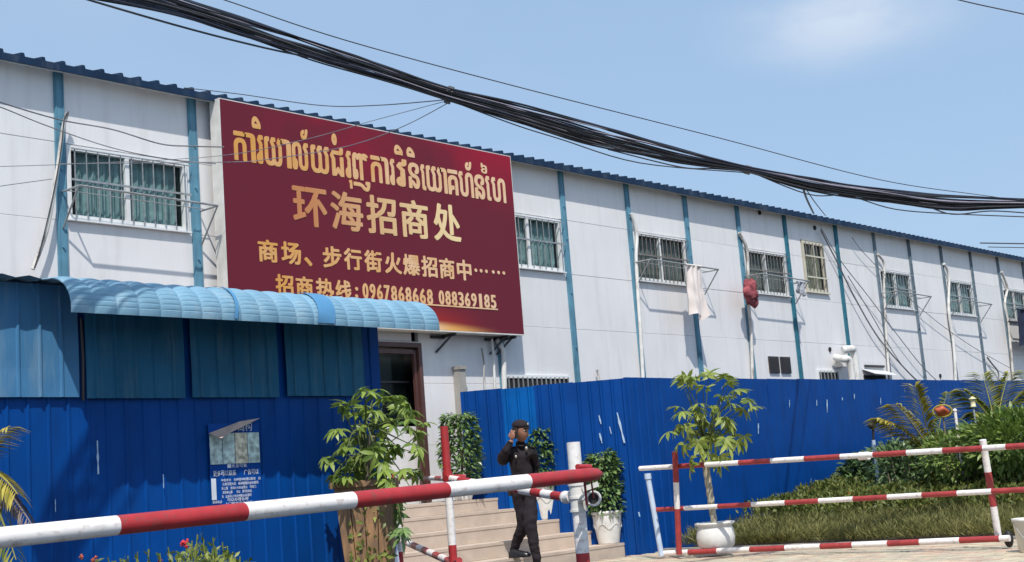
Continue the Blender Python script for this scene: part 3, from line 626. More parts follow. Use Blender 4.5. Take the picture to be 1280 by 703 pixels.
d2 = '088369185'; w2 = (621.5-548.5)/9
items += [(ch, 548.5+i*w2+(.5 if ch != '1' else 2.2), 548.5+(i+1)*w2-(.8 if ch != '1' else 2.2), 363.3+.089*(i*w2), 381.3+.072*(i*w2)) for i, ch in enumerate(d2)]
ll = line(items, 0, gold, 'telephone_character', .03)
mb = MB()
for dy in (0, 9): c = on(445.5, 361.5+dy, 'y', SY); mb.tube([c+Vector((0, -.001, 0)), c+Vector((0, -.009, 0))], .026, 8)
a, c = on(452, 376.5, 'y', SY), on(622, 386, 'y', SY); mb.bar((a.x, SY-.004, (a.z+c.z)/2), (c.x, SY-.004, (a.z+c.z)/2), .006, .02)
mb.build('underline', gold, sg)

# ================================================================ THINGS ON THE FACADE
def rack(k, label, x1=None):
    xa = colx(k)+.0; xb = (x1 or colx(k+1)+.05); z = 4.71
    o = thing('drying_rack', label, 'rack', (xa, FY-.04, z), 'drying racks under the windows')
    y = FY-.40
    b = MB(); b.tube([(xa, y, z+.03), (xb, y, z)], .014, 6); b.build('front_bar', M['bar'], o)
    for x, zz in ((xa, z+.03), (xb, z)):
        b = MB(); b.tube([(x, FY-.04, zz), (x, y, zz)], .012, 6); b.build('arm', M['bar'], o)
        b = MB(); b.tube([(x, FY-.04, zz-.42), (x, y+.01, zz)], .012, 6); b.build('brace', M['bar'], o)
    b = MB(); b.tube([(xa, FY-.16, z+.02), (xb, FY-.16, z)], .006, 6); b.build('wire', M['bar'], o)
    return o
rack(0, 'drying rack below the curtained window left of the red billboard')
rack(6, 'drying rack with a pale pink towel hanging from its right end', colx(7)+.32)
rack(8, 'drying rack with a red cloth on its left end')
rack(11, 'drying rack below the window just right of the white ducts')
rack(13, 'drying rack on the second window from the right edge')
rack(15, 'drying rack on the rightmost window with dark clothes beside it')
rack(17, 'drying rack past the dark clothes, beyond the rightmost window')
def hanging(name, label, cat, x0, x1, ztop, zbot, y, m, seed=0, flare=.0, tails=0):
    random.seed(seed); b = MB(); nx_, nz_ = 16, 14; P = []
    for j in range(nz_+1):
        t_ = j/nz_; row = []
        for i in range(nx_+1):
            s_ = i/nx_; x = x0+(x1-x0)*(.5+(s_-.5)*(1+flare*t_))+.02*math.sin(t_*5+seed); z = ztop+(zbot-ztop)*t_+(tails*math.sin(s_*math.pi*2.2)*t_)+.02*math.sin(s_*9+seed)*t_
            row.append(Vector((x, y-.045*math.sin(s_*9+seed+t_*1.5)*(.35+t_)-.02*math.sin(s_*23+2*t_)+.02*noise.noise(Vector((s_*4, t_*5, seed))), z)))
        P.append(row)
    b.grid(P); b.grid([[v+Vector((0, .006, 0)) for v in r_][::-1] for r_ in P])
    b.tube([(x0, y, ztop+.005), (x1, y, ztop+.005)], .02, 8)
    return tag(b.build(name, m), label, cat)
hanging('towel', 'pale pink towel hung over the end of a drying rack', 'towel', on(858, 340, 'y', FY-.4).x, on(878, 344, 'y', FY-.4).x, 4.72, 3.80, FY-.40, M['cloth_pink'], 3, .12, .06)
def bundle(name, label, cat, c, rx, ry, rz, m, seed):
    b = MB(); b.blob(c, rx, ry, rz, 44, 36, None, lambda q: q*(1+.6*noise.noise(q*8+Vector((seed, 0, 0)))+.45*abs(noise.noise(q*19+Vector((0, seed, 0)))))+Vector((.25*rx*math.sin(q.z*9+seed), 0, 0)))
    b.blob(Vector(c)+Vector((rx*.45, .01, -rz*.95)), rx*.55, ry*.7, rz*.6, 20, 14, None, lambda q: q*(1+.4*noise.noise(q*11+Vector((seed+3, 0, 0)))))
    return tag(b.build(name, m), label, cat)
bundle('red_cloth', 'crumpled red cloth bundled beside the barred window', 'cloth', on(938.5, 364, 'y', FY-.3), .17, .10, .20, M['cloth_red'], 5)
hanging('small_cloth', 'small grey-white cloth pegged on a rack under the tall cream window', 'cloth', on(996, 350, 'y', FY-.4).x, on(1006, 352, 'y', FY-.4).x, 4.66, 4.40, FY-.40, M['cloth_grey'], 8, -.2, .05)
hanging('dark_clothes', 'dark navy clothes hanging at the right edge of the picture', 'clothes', on(1270, 380, 'y', FY-.42).x, on(1300, 385, 'y', FY-.42).x, 4.66, 3.65, FY-.42, M['cloth_navy'], 9, .1, .08)
def pipe(name, label, cat, pts, r, m, group=None, n=10, y=FY-.07):
    P = [(on(px, py, 'y', y) if len(q_) == 0 else None) for px, py, *q_ in pts]
    b = MB(); b.tube(spline(P, 4), r, n); return tag(b.build(name, m), label, cat, group)
pipe('drain_pipe', 'flaking grey pole leaning against the wall left of the curtained window', 'pole', ((84, 142), (78, 165), (70, 225), (58, 290), (41, 337)), .022, M['pipe_flaky'], y=FY-.12)
pipe('loose_cable', 'black cable taped along the leaning pole left of the curtained window', 'cable', ((86, 140), (80, 150), (76, 190), (66, 245), (52, 305), (43, 335)), .006, M['cable'], y=FY-.15)
pipe('drain_pipe', 'white downpipe beside the window with the pink towel', 'pipe', ((789, 267), (796, 292), (795, 320), (797, 360), (801, 420), (804, 475)), .032, M['pipe_white'])
pipe('drain_pipe', 'flaking dirty pipe running down from the red cloth', 'pipe', ((924, 291), (934, 315), (935, 370), (939, 420), (941, 480)), .032, M['pipe_flaky'])
pipe('drain_pipe', 'curved flaking pipe beside the window right of the white ducts', 'pipe', ((1097, 318), (1105, 330), (1105, 360), (1108, 420), (1112, 480)), .03, M['pipe_flaky'])
pipe('drain_pipe', 'curved pipe beside the second window from the right edge', 'pipe', ((1180, 330), (1186, 345), (1186, 390), (1192, 430), (1195, 480)), .035, M['pipe_white'])
pipe('drain_pipe', 'white flaking pipe down the wall near the right edge', 'pipe', ((1252, 340), (1259, 360), (1256, 380), (1261, 410), (1267, 480)), .034, M['pipe_flaky'])
pipe('drain_pipe', 'short white pipe under the right end of the billboard', 'pipe', ((621, 424), (629, 440), (630, 470), (631, 492)), .04, M['pipe_white'])
pipe('drain_pipe', 'thin grey pipe beside the one under the billboard', 'pipe', ((615, 424), (617, 450), (619, 492)), .02, M['pipe_white'])
pipe('loose_cable', 'thin black and white cable dangling under the billboard', 'cable', ((602, 435), (605, 455), (605, 470), (607, 490)), .014, M['pipe_flaky'])
b = MB(); c = on(574, 458, 'y', FY-.08); b.box((c.x-.06, FY-.13, c.z-1.0), (c.x+.07, FY-.004, c.z-.05)); b.box((c.x-.075, FY-.15, c.z-.05), (c.x+.085, FY-.001, c.z+.0)); tag(b.build('meter_post', M['concrete']), 'short grey capped post on the wall beside the entrance door', 'post')
# big white ducts
dc = thing('duct', 'pair of fat white ventilation ducts bending up over the fence', 'duct', (26.6, FY-.2, 2.5))
b = MB(); pts = [on(1053, 438, 'y', FY-.15), on(1062, 437, 'y', FY-.25), on(1067, 441, 'y', FY-.25), on(1071, 480, 'y', FY-.25)]; b.tube(spline(pts, 6), .085, 14); b.build('upper_duct', M['pipe_white'], dc)
b = MB(); pts = [on(1044, 447, 'y', FY-.1), on(1054, 449, 'y', FY-.3), on(1062, 452, 'y', FY-.38), on(1066, 480, 'y', FY-.38)]; b.tube(spline(pts, 6), .075, 14); b.build('lower_duct', M['pipe_white'], dc)
b = MB(); c = on(1050, 452, 'y', FY-.1); b.box((c.x-.1, FY-.2, c.z-.12), (c.x+.22, FY-.01, c.z+.02)); b.build('fan_box', M['pipe_white'], dc)
pipe('loose_cable', 'bundle of thin looping cables above the fence by the right palm', 'cable', ((1234, 447), (1240, 455), (1248, 466), (1247, 480)), .02, M['cable3'])
pipe('wall_hook', 'small pale pipe end sticking up over the fence corner', 'pipe', ((746, 462), (748, 470), (749, 480)), .02, M['pipe_flaky'])

# ================================================================ SHED WITH AWNING
WY = 8.66
sh = thing('metal_shed', 'blue sheet-metal shed with a sky blue corrugated awning in front of the white building', 'shed', (6.5, WY, 0))
x = 2.36; i = 0
while x < 8.1:
    xe = min(x+.93, 8.115); sheet('wall_sheet', M['shed'], sh, (x, WY+.012+.002*(i % 2)), (xe+.01, WY+.012+.002*(i % 2)), 0, 2.62, rib=.155, ribw=.03, depth=.012); x = xe; i += 1
    if xe >= 8.11: break
b = MB(); b.box((8.085, WY+.03, 0), (8.115, 10.6, 2.6)); b.box((2.36, WY+.03, 0), (2.39, 10.6, 2.6)); b.box((2.36, 10.58, 0), (8.11, 10.61, 2.7)); b.build('side_wall', M['shed'], sh)
for a, c, z0, m_, lb in ((2.3, 4.1, 1.94, 'shed_up', None), (4.1, 5.145, 1.925, 'shed_up', 'sunlit pale blue upper sheet at the left'), (5.20, 6.045, 1.915, 'shed_up_shaded', None), (6.105, 6.955, 1.92, 'shed_up_shaded', None), (7.035, 7.90, 1.93, 'shed_up_shaded', None)):
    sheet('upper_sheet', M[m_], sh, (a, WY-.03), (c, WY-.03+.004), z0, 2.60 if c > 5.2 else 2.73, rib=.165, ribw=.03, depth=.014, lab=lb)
b = MB(); b.tube([(5.172, WY-.025, 1.9), (5.17, WY-.04, 2.2), (5.175, WY-.02, 2.5)], .011, 6); b.build('seam_strip', M['steel_dark'], sh)
# awning: curved drip edge, cross-corrugated, one cut end at each side
AX0, AX1 = 4.78, 8.33; AF = 8.10
prof = []
NA = 44
for i in range(NA+1):
    a = R(-8+i*98/NA); prof.append((AF+.27-.27*math.cos(a)-.0, 2.485+.235*math.sin(a)))
prof += [(AF+.27+.5*j, 2.72+.01*j+.16*(.5*j)*0.55) for j in (1, 2, 3, 4, 5)]
aw = MB(); pitch = .175; n = int((AX1-AX0)/pitch)
for layer, dz in ((0, 0), (1, -.006)):
    P = []
    for pi, (yy, zz) in enumerate(prof):
        row = []
        for i in range(n*8+1):
            x = AX0+(AX1-AX0)*i/(n*8); ph = (i % 8)/8
            h = .017*(max(0, math.sin(ph*math.pi))**.7)
            q = prof[max(pi-1, 0)]; q2 = prof[min(pi+1, len(prof)-1)]; ty, tz = q2[0]-q[0], q2[1]-q[1]; L = math.hypot(ty, tz); ny_, nz_ = -tz/L, ty/L
            st = (-.0045 if (pi % 4 == 1 and 2 < pi < 26) else 0)*math.sin(ph*math.pi)**.5+.004*noise.noise(Vector((x*2.5, yy*4, zz*3)))
            row.append((x, yy+ny_*(h+st)+0, zz+nz_*(h+st)+dz))
        P.append(row)
    aw.grid(P if layer == 0 else [r_[::-1] for r_ in P], False)
an = aw.build('awning', M['awning'], sh)
# the awning's roof beyond its cut left end, and its dark inner edge
b = MB(); P = [[(AX0-2.6+.1*i, yy, zz-.01+.02*(i % 2)) for i in range(27)] for yy, zz in ((AF+.36, 2.742), (AF+.62, 2.75), (AF+1.4, 2.86), (AF+2.6, 3.02))]; b.grid(P, False); b.build('roof_sheet', M['awning'], sh)
def patch(xa, xb):
    b = MB(); P = []
    for a_ in range(-6, 92, 7):
        a = R(a_); o_ = .026; P.append([(x_+.03*math.sin(a*2), AF+.27-(.27+o_)*math.cos(a), 2.485+(.235+o_)*math.sin(a)) for x_ in (xa, (xa+xb)/2, xb)])
    b.grid(P); b.grid([[(x_, y_+.003, z_-.003) for x_, y_, z_ in r_][::-1] for r_ in P]); b.build('overlap_patch', M['awning_deep'], an)
patch(6.93, 7.11); patch(6.12, 6.15)
b = MB(); b.bar((5.4, AF+.25, 2.6), (AX1-.15, AF+.25, 2.6), .03, .03)
for x in (6.0, 7.2, 8.05): b.bar((x, AF+.25, 2.6), (x, WY, 2.6), .03, .03)
b.build('awning_frame', M['steel_dark'], sh)
for px, py, L, W_ in ((121, 572, .24, .03), (68, 632, .09, .012), (203, 602, .1, .012)):
    scrape(sh, px, py, L, W_, 'y', WY-.01)

# poster with curled flap
ps = thing('poster', 'torn blue poster with photo strip and white Chinese text on the shed wall', 'poster', (6.5, WY-.01, 1.1))
c0, c1 = on(260, 530, 'y', WY-.012), on(328, 628, 'y', WY-.012); X0, X1, Z1, Z0 = c0.x, c1.x, c0.z+.0, c1.z
M['poster'] = mat('poster_blue', (.001, .06, .30), .5, spec=.15, var=.06)
M['photo1'] = mat('poster_photo', (.5, .62, .58), .35, var=.5, scale=22); M['photo2'] = mat('poster_photo_warm', (.66, .6, .45), .35, var=.5, scale=26)
M['print'] = mat('poster_print', (.72, .76, .82), .5)
M['paperback'] = mat('paper_back', (.55, .42, .36), .8, var=.15, scale=12)
PY = WY-.010
b = MB(); P = [[(X0+(X1-X0)*i/14, PY+.003*math.sin(i*.9), Z0+(Z1-Z0)*j/6) for i in range(15)] for j in range(7)]; b.grid(P); b.grid([[(x_, y_+.002, z_) for x_, y_, z_ in r_][::-1] for r_ in P]); b.build('sheet', M['poster'], ps)
hgt = Z1-Z0; wd = X1-X0
def pz(f): return Z1-f*hgt
for i in range(4):
    b = MB(); b.box((X0+wd*(.01+.247*i), PY-.007, pz(.50)), (X0+wd*(.01+.247*i+.235), PY-.005, pz(.12))); b.build('photo', M['photo1'] if i != 2 else M['photo2'], ps)
tx = MB()
def row(s_, f0, f1, z0, z1, bold=.03):
    n = len(s_); tx = MB()
    for i, ch in enumerate(s_):
        if ch == ' ': continue
        place(tx, ch, X0+wd*(f0+(f1-f0)*(i+.04)/n), X0+wd*(f0+(f1-f0)*(i+.96)/n), pz(z1), pz(z0), 0, y=PY-.004, th=.002)
    tx.build('printed_text', M['print'], ps)
row('商构', .56, .86, -.02, .10, .04)
row('一条龙可靠', .33, .72, .505, .55)
row('更多可以联系  广告可以', .05, .95, .58, .645, .03)
random.seed(4); han = '的业务中心可以办理联系出租服务各种大小公司上门安全'
for r_ in range(5): row(''.join(random.choice(han) if random.random() < .86 else ' ' for _ in range(16)), .2+.02*(r_ % 2), .98-.05*r_, .68+.05*r_, .715+.05*r_, .04)
row('联系电话', .02, .2, .94, .975); row('可以办理各种', .3, .72, .92, .96); row('上门服务安全可靠', .25, .8, .97, 1.0)
b = MB(); b.box((X0+wd*.01, PY-.006, pz(.93)), (X0+wd*.10, PY-.004, pz(.67))); b.build('text_strip', M['print'], ps)
random.seed(2)
A = on(261, 542, 'y', PY-.02); B = on(277, 548, 'y', PY-.16); C = on(284, 543, 'y', PY-.12); Dp = on(325, 523, 'y', PY-.02); E_ = on(300, 527, 'y', PY-.03)
b = MB(); b.add([A, B, C, Dp, E_], [(0, 1, 2), (0, 2, 4), (4, 2, 3)]); b.add([q+Vector((0, .003, .001)) for q in (A, B, C, Dp, E_)], [(2, 1, 0), (4, 2, 0), (3, 2, 4)]); b.build('curled_flap', M['paperback'], ps)

# ================================================================ OVERHEAD CABLES
random.seed(21)
def dep(px): return 8+8*(px/1280)
cb = thing('cable_bundle', 'thick sagging bundle of dark overhead cables crossing the sky', 'cables', at(640, 140, 12))
ties = [(-120, -135, 20), (230, 8, 19), (558, 120, 9), (931, 212, 4.5), (1290, 254, 6), (1450, 268, 7)]
top = [(-120, -110), (100, -50), (230, -4), (350, 40), (475, 80), (558, 108), (640, 128), (740, 156), (850, 186), (931, 207), (1060, 232), (1160, 243), (1290, 248), (1450, 262)]
low = [(-120, -75), (100, -5), (230, 26), (330, 55), (430, 86), (500, 108), (558, 128), (640, 152), (740, 181), (850, 206), (931, 216), (1010, 238), (1100, 250), (1190, 264), (1290, 262), (1450, 276)]
def interp(L, x):
    for (a, b_), (c, d) in zip(L, L[1:]):
        if a <= x <= c: return b_+(d-b_)*(x-a)/(c-a)
    return L[-1][1]
for i in range(32):
    f = (.07*i/6 if i < 6 else .14+.05*(i-6) if i < 9 else .32+.68*(i-9)/22); pts = []; ph = rnd(0, 6); am = rnd(.03, .16); k = rnd(.9, 1.6); m_ = 'cable4' if i in (6, 8, 13, 20) else random.choice(('cable', 'cable', 'cable2', 'cable5'))
    r_ = rnd(.0055, .0105)
    for px in range(-120, 1451, 30):
        tw = min(abs(px-t_[0]) for t_ in ties); lo = min(1, tw/150); ff = .45+(f-.45)*(.75+.3*lo)+lo*am*math.sin(px/90*k+ph)+.05*lo*math.sin(px/37+ph*2); ff = min(1.1, max(-.03, ff)); y = interp(top, px)*(1-ff)+interp(low, px)*ff
        pts.append(at(px, y, dep(px)+.12*math.sin(i*2.3+px/200)))
    b = MB(); b.tube(spline(pts, 3), r_, 5); b.build('cable', M[m_], cb)
for i, (seq, r_) in enumerate((([(-120, -70), (185, 22), (330, 60), (470, 90), (558, 126)], .008), ([(558, 124), (640, 155), (700, 174), (800, 204), (931, 216)], .006), ([(931, 212), (1010, 243), (1060, 245), (1120, 262), (1200, 268), (1300, 272)], .007), ([(931, 212), (1000, 236), (1090, 251), (1150, 256), (1190, 268), (1240, 264), (1300, 268)], .008), ([(760, 187), (850, 209), (890, 211), (931, 214)], .007))):
    b = MB(); b.tube(spline([at(px, py, dep(px)-.1) for px, py in seq], 6), r_, 5); b.build('cable', M['cable2'], cb)
for px, hh in ((558, 10), (931, 7)):
    y0 = interp(top, px); y1 = interp(low, px); c = at(px, (y0+y1)/2, dep(px)); c2 = at(px+7, (y0+y1)/2+2, dep(px)); b = MB(); b.tube([c, c2], (y1-y0)/2*dep(px)/F_PX+.012, 8); b.build('tie', M['cable3'] if px == 931 else M['cable2'], cb)
def wire(label, pts, r_=.005, m_='cable2', n=8, name='wire'):
    b = MB(); b.tube(spline([at(*p) for p in pts], n), r_, 5); return tag(b.build(name, M[m_]), label, 'wire')
wire('single thin wire above the big cable bundle across the whole sky', [(200, -25, 12), (280, 0, 12.3), (430, 50, 13), (640, 107, 14), (900, 173, 16), (1100, 225, 18), (1240, 246, 19.5), (1400, 268, 21)], .006)
wire('lone wire crossing the top right corner of the sky', [(1120, -22, 12), (1198, 0, 12), (1280, 18, 12), (1400, 44, 12)], .006)
wire('thin wire sagging from the cable tie down to the roof edge at the billboard top', [(230, 110, 14), (300, 118, 14), (400, 132, 13.5), (470, 132, 12.5), (558, 125, 11.6)], .005, 'cable2')
wire('thin pale wire from the cable tie across the upper half of the billboard', [(-60, 210, 12), (100, 205, 12.6), (275, 195, 12.9), (380, 175, 12.6), (470, 150, 12), (560, 126, 11.5)], .0035, 'cable3')
wire('thin pale wire from the cable tie over the Khmer lettering', [(75, 205, 12.4), (275, 203, 12.9), (330, 200, 12.9), (430, 184, 12.5), (500, 160, 12), (562, 128, 11.5)], .004, 'cable3')
wire('dark wire drooping past the curtained window to the billboard', [(-40, 112, 12), (0, 128, 12.5), (75, 150, 14), (140, 162, 14.3), (200, 180, 14.6), (240, 183, 14.8), (280, 184, 15)], .008, 'cable3')
wire('lower dark wire drooping past the curtained window', [(-40, 122, 12), (0, 134, 12.5), (60, 158, 14), (140, 185, 14.3), (210, 199, 14.6), (270, 205, 15)], .006, 'cable3')
wire('faint wire left of the window at half height', [(-40, 240, 12.5), (0, 233, 13), (65, 224, 14.5)], .004, 'cable3')
wire('short slack lead dropping from the bundle to the roof', [(1003, 232, 14.2), (1008, 248, 17), (1017, 267, 21)], .014, 'cable2')
wire('thin lead beside the short one dropping to the roof', [(1006, 234, 14.2), (1018, 252, 17), (1032, 270, 21)], .007, 'cable3')
def fwire(label, pts, r_, m_='cable3'):
    b = MB(); b.tube(spline([on(px, py, 'y', FY-.1) for px, py in pts], 6), r_, 5); return tag(b.build('wall_cable', M[m_]), label, 'cable')
fwire('heavy slack cable running diagonally down the wall from the tall cream window', [(1026, 288), (1045, 325), (1070, 375), (1100, 425), (1140, 470), (1160, 485)], .016)
fwire('thinner slack cable beside the heavy diagonal one', [(1026, 285), (1050, 325), (1085, 370), (1115, 410), (1150, 455), (1175, 480)], .010)
fwire('long thin cable running down the wall to the far right', [(1065, 297), (1085, 322), (1150, 385), (1210, 430), (1262, 460)], .008)
fwire('slack cable between the two diagonals above the fence', [(1060, 345), (1090, 395), (1110, 430), (1130, 460), (1150, 480)], .010)
wire('pair of thin lines beyond the roof at the right, upper', [(1225, 304, 60), (1290, 305, 60), (1400, 306, 60)], .03)
wire('pair of thin lines beyond the roof at the right, lower', [(1235, 309, 60), (1290, 310, 60), (1400, 312, 60)], .02)

# ================================================================ BARRIERS
def striped(mb, a, b_, r_, cuts, first, n=14, caps=True):
    """tube from a to b_ painted in two colours; cuts = distances where the colour flips"""
    a = Vector(a); b_ = Vector(b_); L = (b_-a).length; d = (b_-a)/L; cs = [0]+[c for c in cuts if 0 < c < L]+[L]; cur = first
    for i in range(len(cs)-1):
        mb.cur = cur; mb.tube([a+d*cs[i], a+d*cs[i+1]], r_, n, caps=(i == 0 or i == len(cs)-2) and caps); cur = 1-cur
    mb.cur = 0
RW = [M['white'], M['red']]
A = at(145, 657, 6.32); B = at(748, 592.5, 9.1); d = (B-A).normalized(); Ls = (B-A).length/5
bm_ = thing('boom_barrier', 'long red and white striped boom across the foreground', 'barrier', B)
b = MB(); st = A-d*Ls*7; striped(b, st, B-d*.1, .047, [Ls*k for k in range(1, 13)], 0, 20); b.build('boom_arm', RW, bm_)
b = MB(); b.tube([B-d*.1, B-d*.02, B+d*.03], .047, 16, rs=[.0475, .04, .015]); b.tube([B-d*.16+Vector((0, .05, .06)), B-d*.02+Vector((0, .05, .05))], .02, 8); b.build('boom_end', M['red'], bm_)
for p in (B-d*.12, ):
    b = MB(); b.bar(p+Vector((0, .03, -.04)), p+Vector((.03, .05, -.2)), .012, .012); b.bar(p+Vector((.07, .03, .0)), p+Vector((.11, .05, -.16)), .01, .012); b.build('hinge_strap', M['darkred'], bm_)
P1t = at(716.5, 553, 9.4); P1b = on(741.5, 745, 'y', P1t.y-.0); P1b = Vector((P1t.x+.0, P1t.y, -.02))
pp = thing('barrier_post', 'thick white steel post with a red foot where the boom rests', 'post', P1b)
b = MB(); L1 = (P1b-P1t).length; up = (P1t-P1b).normalized(); zsw = at(733, 690, 9.4).z
striped(b, P1b, P1t, .048, [.0, zsw+.02], 1, 20)
b.build('post', [M['white'], M['red']], pp)
b = MB(); c = Vector((P1t.x, P1t.y, at(722, 622, 9.4).z)); b.tube([c-up*.09, c+up*.09], .056, 16); 
for s_ in (-.09, 0, .09): b.tube([c+up*s_-up*.008, c+up*s_+up*.008], .064, 16)
b.build('clamp_collar', M['bucket'], pp)
e = at(742, 623.5, 9.22); tv = (O_-e).normalized(); tv = (tv+_r*.12).normalized()
b = MB(); q1 = e; q0 = e-tv*.12
n = 20; sx_ = tv.cross(Vector((0, 0, 1))).normalized(); sy_ = sx_.cross(tv)
rings = []
for p_, r_ in ((q0, .04), (q1, .047), (q1+tv*.004, .056), (q1+tv*.006, .050), (q1+tv*.004, .040), (q1-tv*.05, .038)):
    rings.append([p_+(sx_*math.cos(2*math.pi*j/n)+sy_*math.sin(2*math.pi*j/n))*r_ for j in range(n+1)])
b.grid(rings, True); b.build('socket_tube', M['bucket'], pp)
b = MB(); b.tube([q1-tv*.05, q1-tv*.03], .0385, 16); b.build('socket_plug', M['black'], pp)
b = MB(); b.bar(c+Vector((.03, -.04, 0)), e-tv*.05, .03, .05); b.bar(at(723, 629, 9.3), at(733, 619, 9.2), .02, .02); b.bar(at(728, 612, 9.3), at(748, 605, 9.3), .02, .035); b.tube([at(725, 626, 9.3), at(729, 622, 9.15)], .02, 8); b.build('bracket', M['bucket'], pp)
# second rail from the post, back to the thin upright by the shrub
P2t = at(555, 533, 11.5); P2b = Vector((P2t.x, P2t.y, 0)); P3 = at(497, 650, 14.0)
rr = thing('gate_rail', 'narrow red and white striped rail running back from the thick post behind the man', 'rail', (P1t.x, P1t.y, .9))
a_ = at(708, 622, 9.45); b2 = at(560, 598.5, 11.45); b = MB(); Lr = (b2-a_).length; striped(b, a_, b2, .032, [.04, .2, .37, .54, .75, .95, 1.2, 1.45, 1.7, 1.95], 0, 12); b.tube([at(714, 621, 9.4), a_], .042, 12); b.build('rail', RW, rr)
b = MB(); b.tube([a_, a_+(b2-a_).normalized()*.02], .046, 12); b.build('flange', M['bucket'], rr)
def gate(label, top_px, d_, x_, red_top):
    pass
gt = thing('pipe_gate', 'slim red and white pipe gate standing before the steps beside the tree', 'gate', P2b)
b = MB(); z1, z2 = at(557, 600, 11.5).z, at(560, 681, 11.5).z
striped(b, P2b, P2t, .036, [z2, z1], 1, 12); b.build('upright', RW, gt)
zl2 = at(562, 703, 11.5).z; zt2 = at(556, 599, 11.5).z
P3b = Vector((P3.x, P3.y, 0)); b = MB(); striped(b, P3b, (P3.x, P3.y, at(497, 590, 14).z), .036, [at(497, 690, 14).z, at(497, 640, 14).z], 1, 12); b.build('upright', RW, gt)
b = MB(); a1 = Vector((P3.x, P3.y, at(497, 674, 14).z)); a2 = Vector((P2b.x, P2b.y, zl2)); striped(b, a1, a2, .033, [.06+.27*k for k in range(12)], 1, 10); b.build('lower_rail', [M['white'], M['red_faded']], gt)
b = MB(); a1 = Vector((P3.x, P3.y, at(497, 596, 14).z)); a2 = Vector((P2b.x, P2b.y, zt2)); striped(b, a1, a2, .022, [.15+.3*k for k in range(12)], 1, 10); b.build('top_rail', [M['white'], M['red_faded']], gt)
b = MB(); b.tube([a2+Vector((-.05, -.03, .0)), a2+Vector((.16, -.04, 0))], .03, 10); b.tube([a2+Vector((-.0, 0, -.02)), a2+Vector((0, 0, .06))], .045, 12); b.build('hinge', M['red'], gt)
b = MB(); b.tube([(P2b.x, P2b.y, zl2), at(574, 701, 11.2)], .03, 10); b.build('lower_stub', M['red'], gt)

# right-hand railing
rl = thing('pipe_railing', 'three-rail red and white pipe railing along the planting bed', 'railing', (15.3, 10, 0))
def seg_px(pxs, y0, y1, xa, xb, dl, dr, r_, first, name='rail'):
    a_ = at(xa, y0, dl); b_ = at(xb, y1, dr); L = (b_-a_).length
    cuts = []
    for px in pxs: # distance along for a picture column (perspective-correct)
        t_ = (px-xa)/(xb-xa); s_ = t_*dl/(dr+(dl-dr)*t_) if False else t_*dl/((1-t_)*dr+t_*dl); cuts.append(s_*L)
    b = MB(); striped(b, a_, b_, r_, cuts, first, 10); return b.build(name, [M['white'], M['red_faded']], rl)
DL, DR = 16.55, 13.6
seg_px([843, 882, 924, 964, 1006, 1051, 1092, 1134, 1179, 1229, 1258], 586, 554.5, 800, 1330, 16.9, 13.3, .032, 0)
seg_px([856, 898, 940, 982, 1024, 1067, 1110, 1153, 1197, 1240, 1282], 637.5, 609.5, 820, 1330, 16.75, 13.3, .030, 1)
seg_px([861, 897, 938, 982, 1026, 1066, 1110, 1150, 1200, 1250], 692, 673, 826, 1262, 16.7, 13.75, .034, 0)
def rpost(x0, y0, x1, y1, D_, cuts, first):
    a_ = at(x0, y0, D_); b_ = at(x1, y1, D_); L = (b_-a_).length; b = MB(); striped(b, a_, b_, .036, [L*(c-y0)/(y1-y0) for c in cuts], first, 12); return b.build('post', [M['white'], M['red_faded']], rl)
rpost(843.5, 565, 849, 693, 16.45, (603, 636), 1)
rpost(1228.5, 550, 1249, 677, 14.0, (590, 633), 0)
b = MB(); b.tube([at(1074, 570.5, 15.1), at(1086, 569.8, 15.0)], .045, 12); b.build('sleeve', M['white'], rl)
b = MB(); a_, b_ = at(810, 597, 16.8), at(827, 695, 16.65); b.tube([a_, b_], .034, 10); b.tube([a_+Vector((0, 0, -.02)), a_+Vector((0, 0, .05))], .045, 10)
tag(b.build('leaning_pole', M['pale_blue_paint']), 'thin pale pole leaning at the left end of the railing', 'pole')
b = MB(); a_, b_ = at(486, 640, 12.2), at(499, 712, 12.2); b_.z = 0; b.bar(a_, (b_.x, b_.y, 0), .09, .02); tag(b.build('leaning_board', M['pale_blue_paint']), 'narrow pale blue board leaning beside the wooden planter', 'board')

# ================================================================ PLANTS
def leaf(mb, p, d, n, L, W_, fold=.25, droop=.2, seg=2):
    """a folded leaf blade from p along d, facing n"""
    d = d.normalized(); s_ = d.cross(n)
    if s_.length < 1e-4: s_ = d.cross(Vector((1, 0, 0)))
    s_.normalize(); n = s_.cross(d).normalized(); A = []; C = []; B = []
    for i in range(seg+2):
        t_ = i/(seg+1); w_ = W_*.5*math.sin(math.pi*(t_*.86+.07))**.8 if 0 < i < seg+1 else 0
        c = p+d*L*t_-n*droop*L*t_*t_; A.append(c-s_*w_+n*fold*w_); B.append(c+s_*w_+n*fold*w_); C.append(c)
    vs = [C[0], C[-1]]+A[1:-1]+C[1:-1]+B[1:-1]; k = seg
    ai, ci, bi = 2, 2+k, 2+2*k; fs = [(0, ci, ai), (0, bi, ci), (ai+k-1, ci+k-1, 1), (ci+k-1, bi+k-1, 1)]
    for i in range(k-1): fs += [(ai+i, ci+i, ci+i+1, ai+i+1), (ci+i, bi+i, bi+i+1, ci+i+1)]
    mb.add(vs, fs, True)
def rv(): 
    while True:
        v = Vector((rnd(-1, 1), rnd(-1, 1), rnd(-1, 1)))
        if .05 < v.length < 1: return v.normalized()
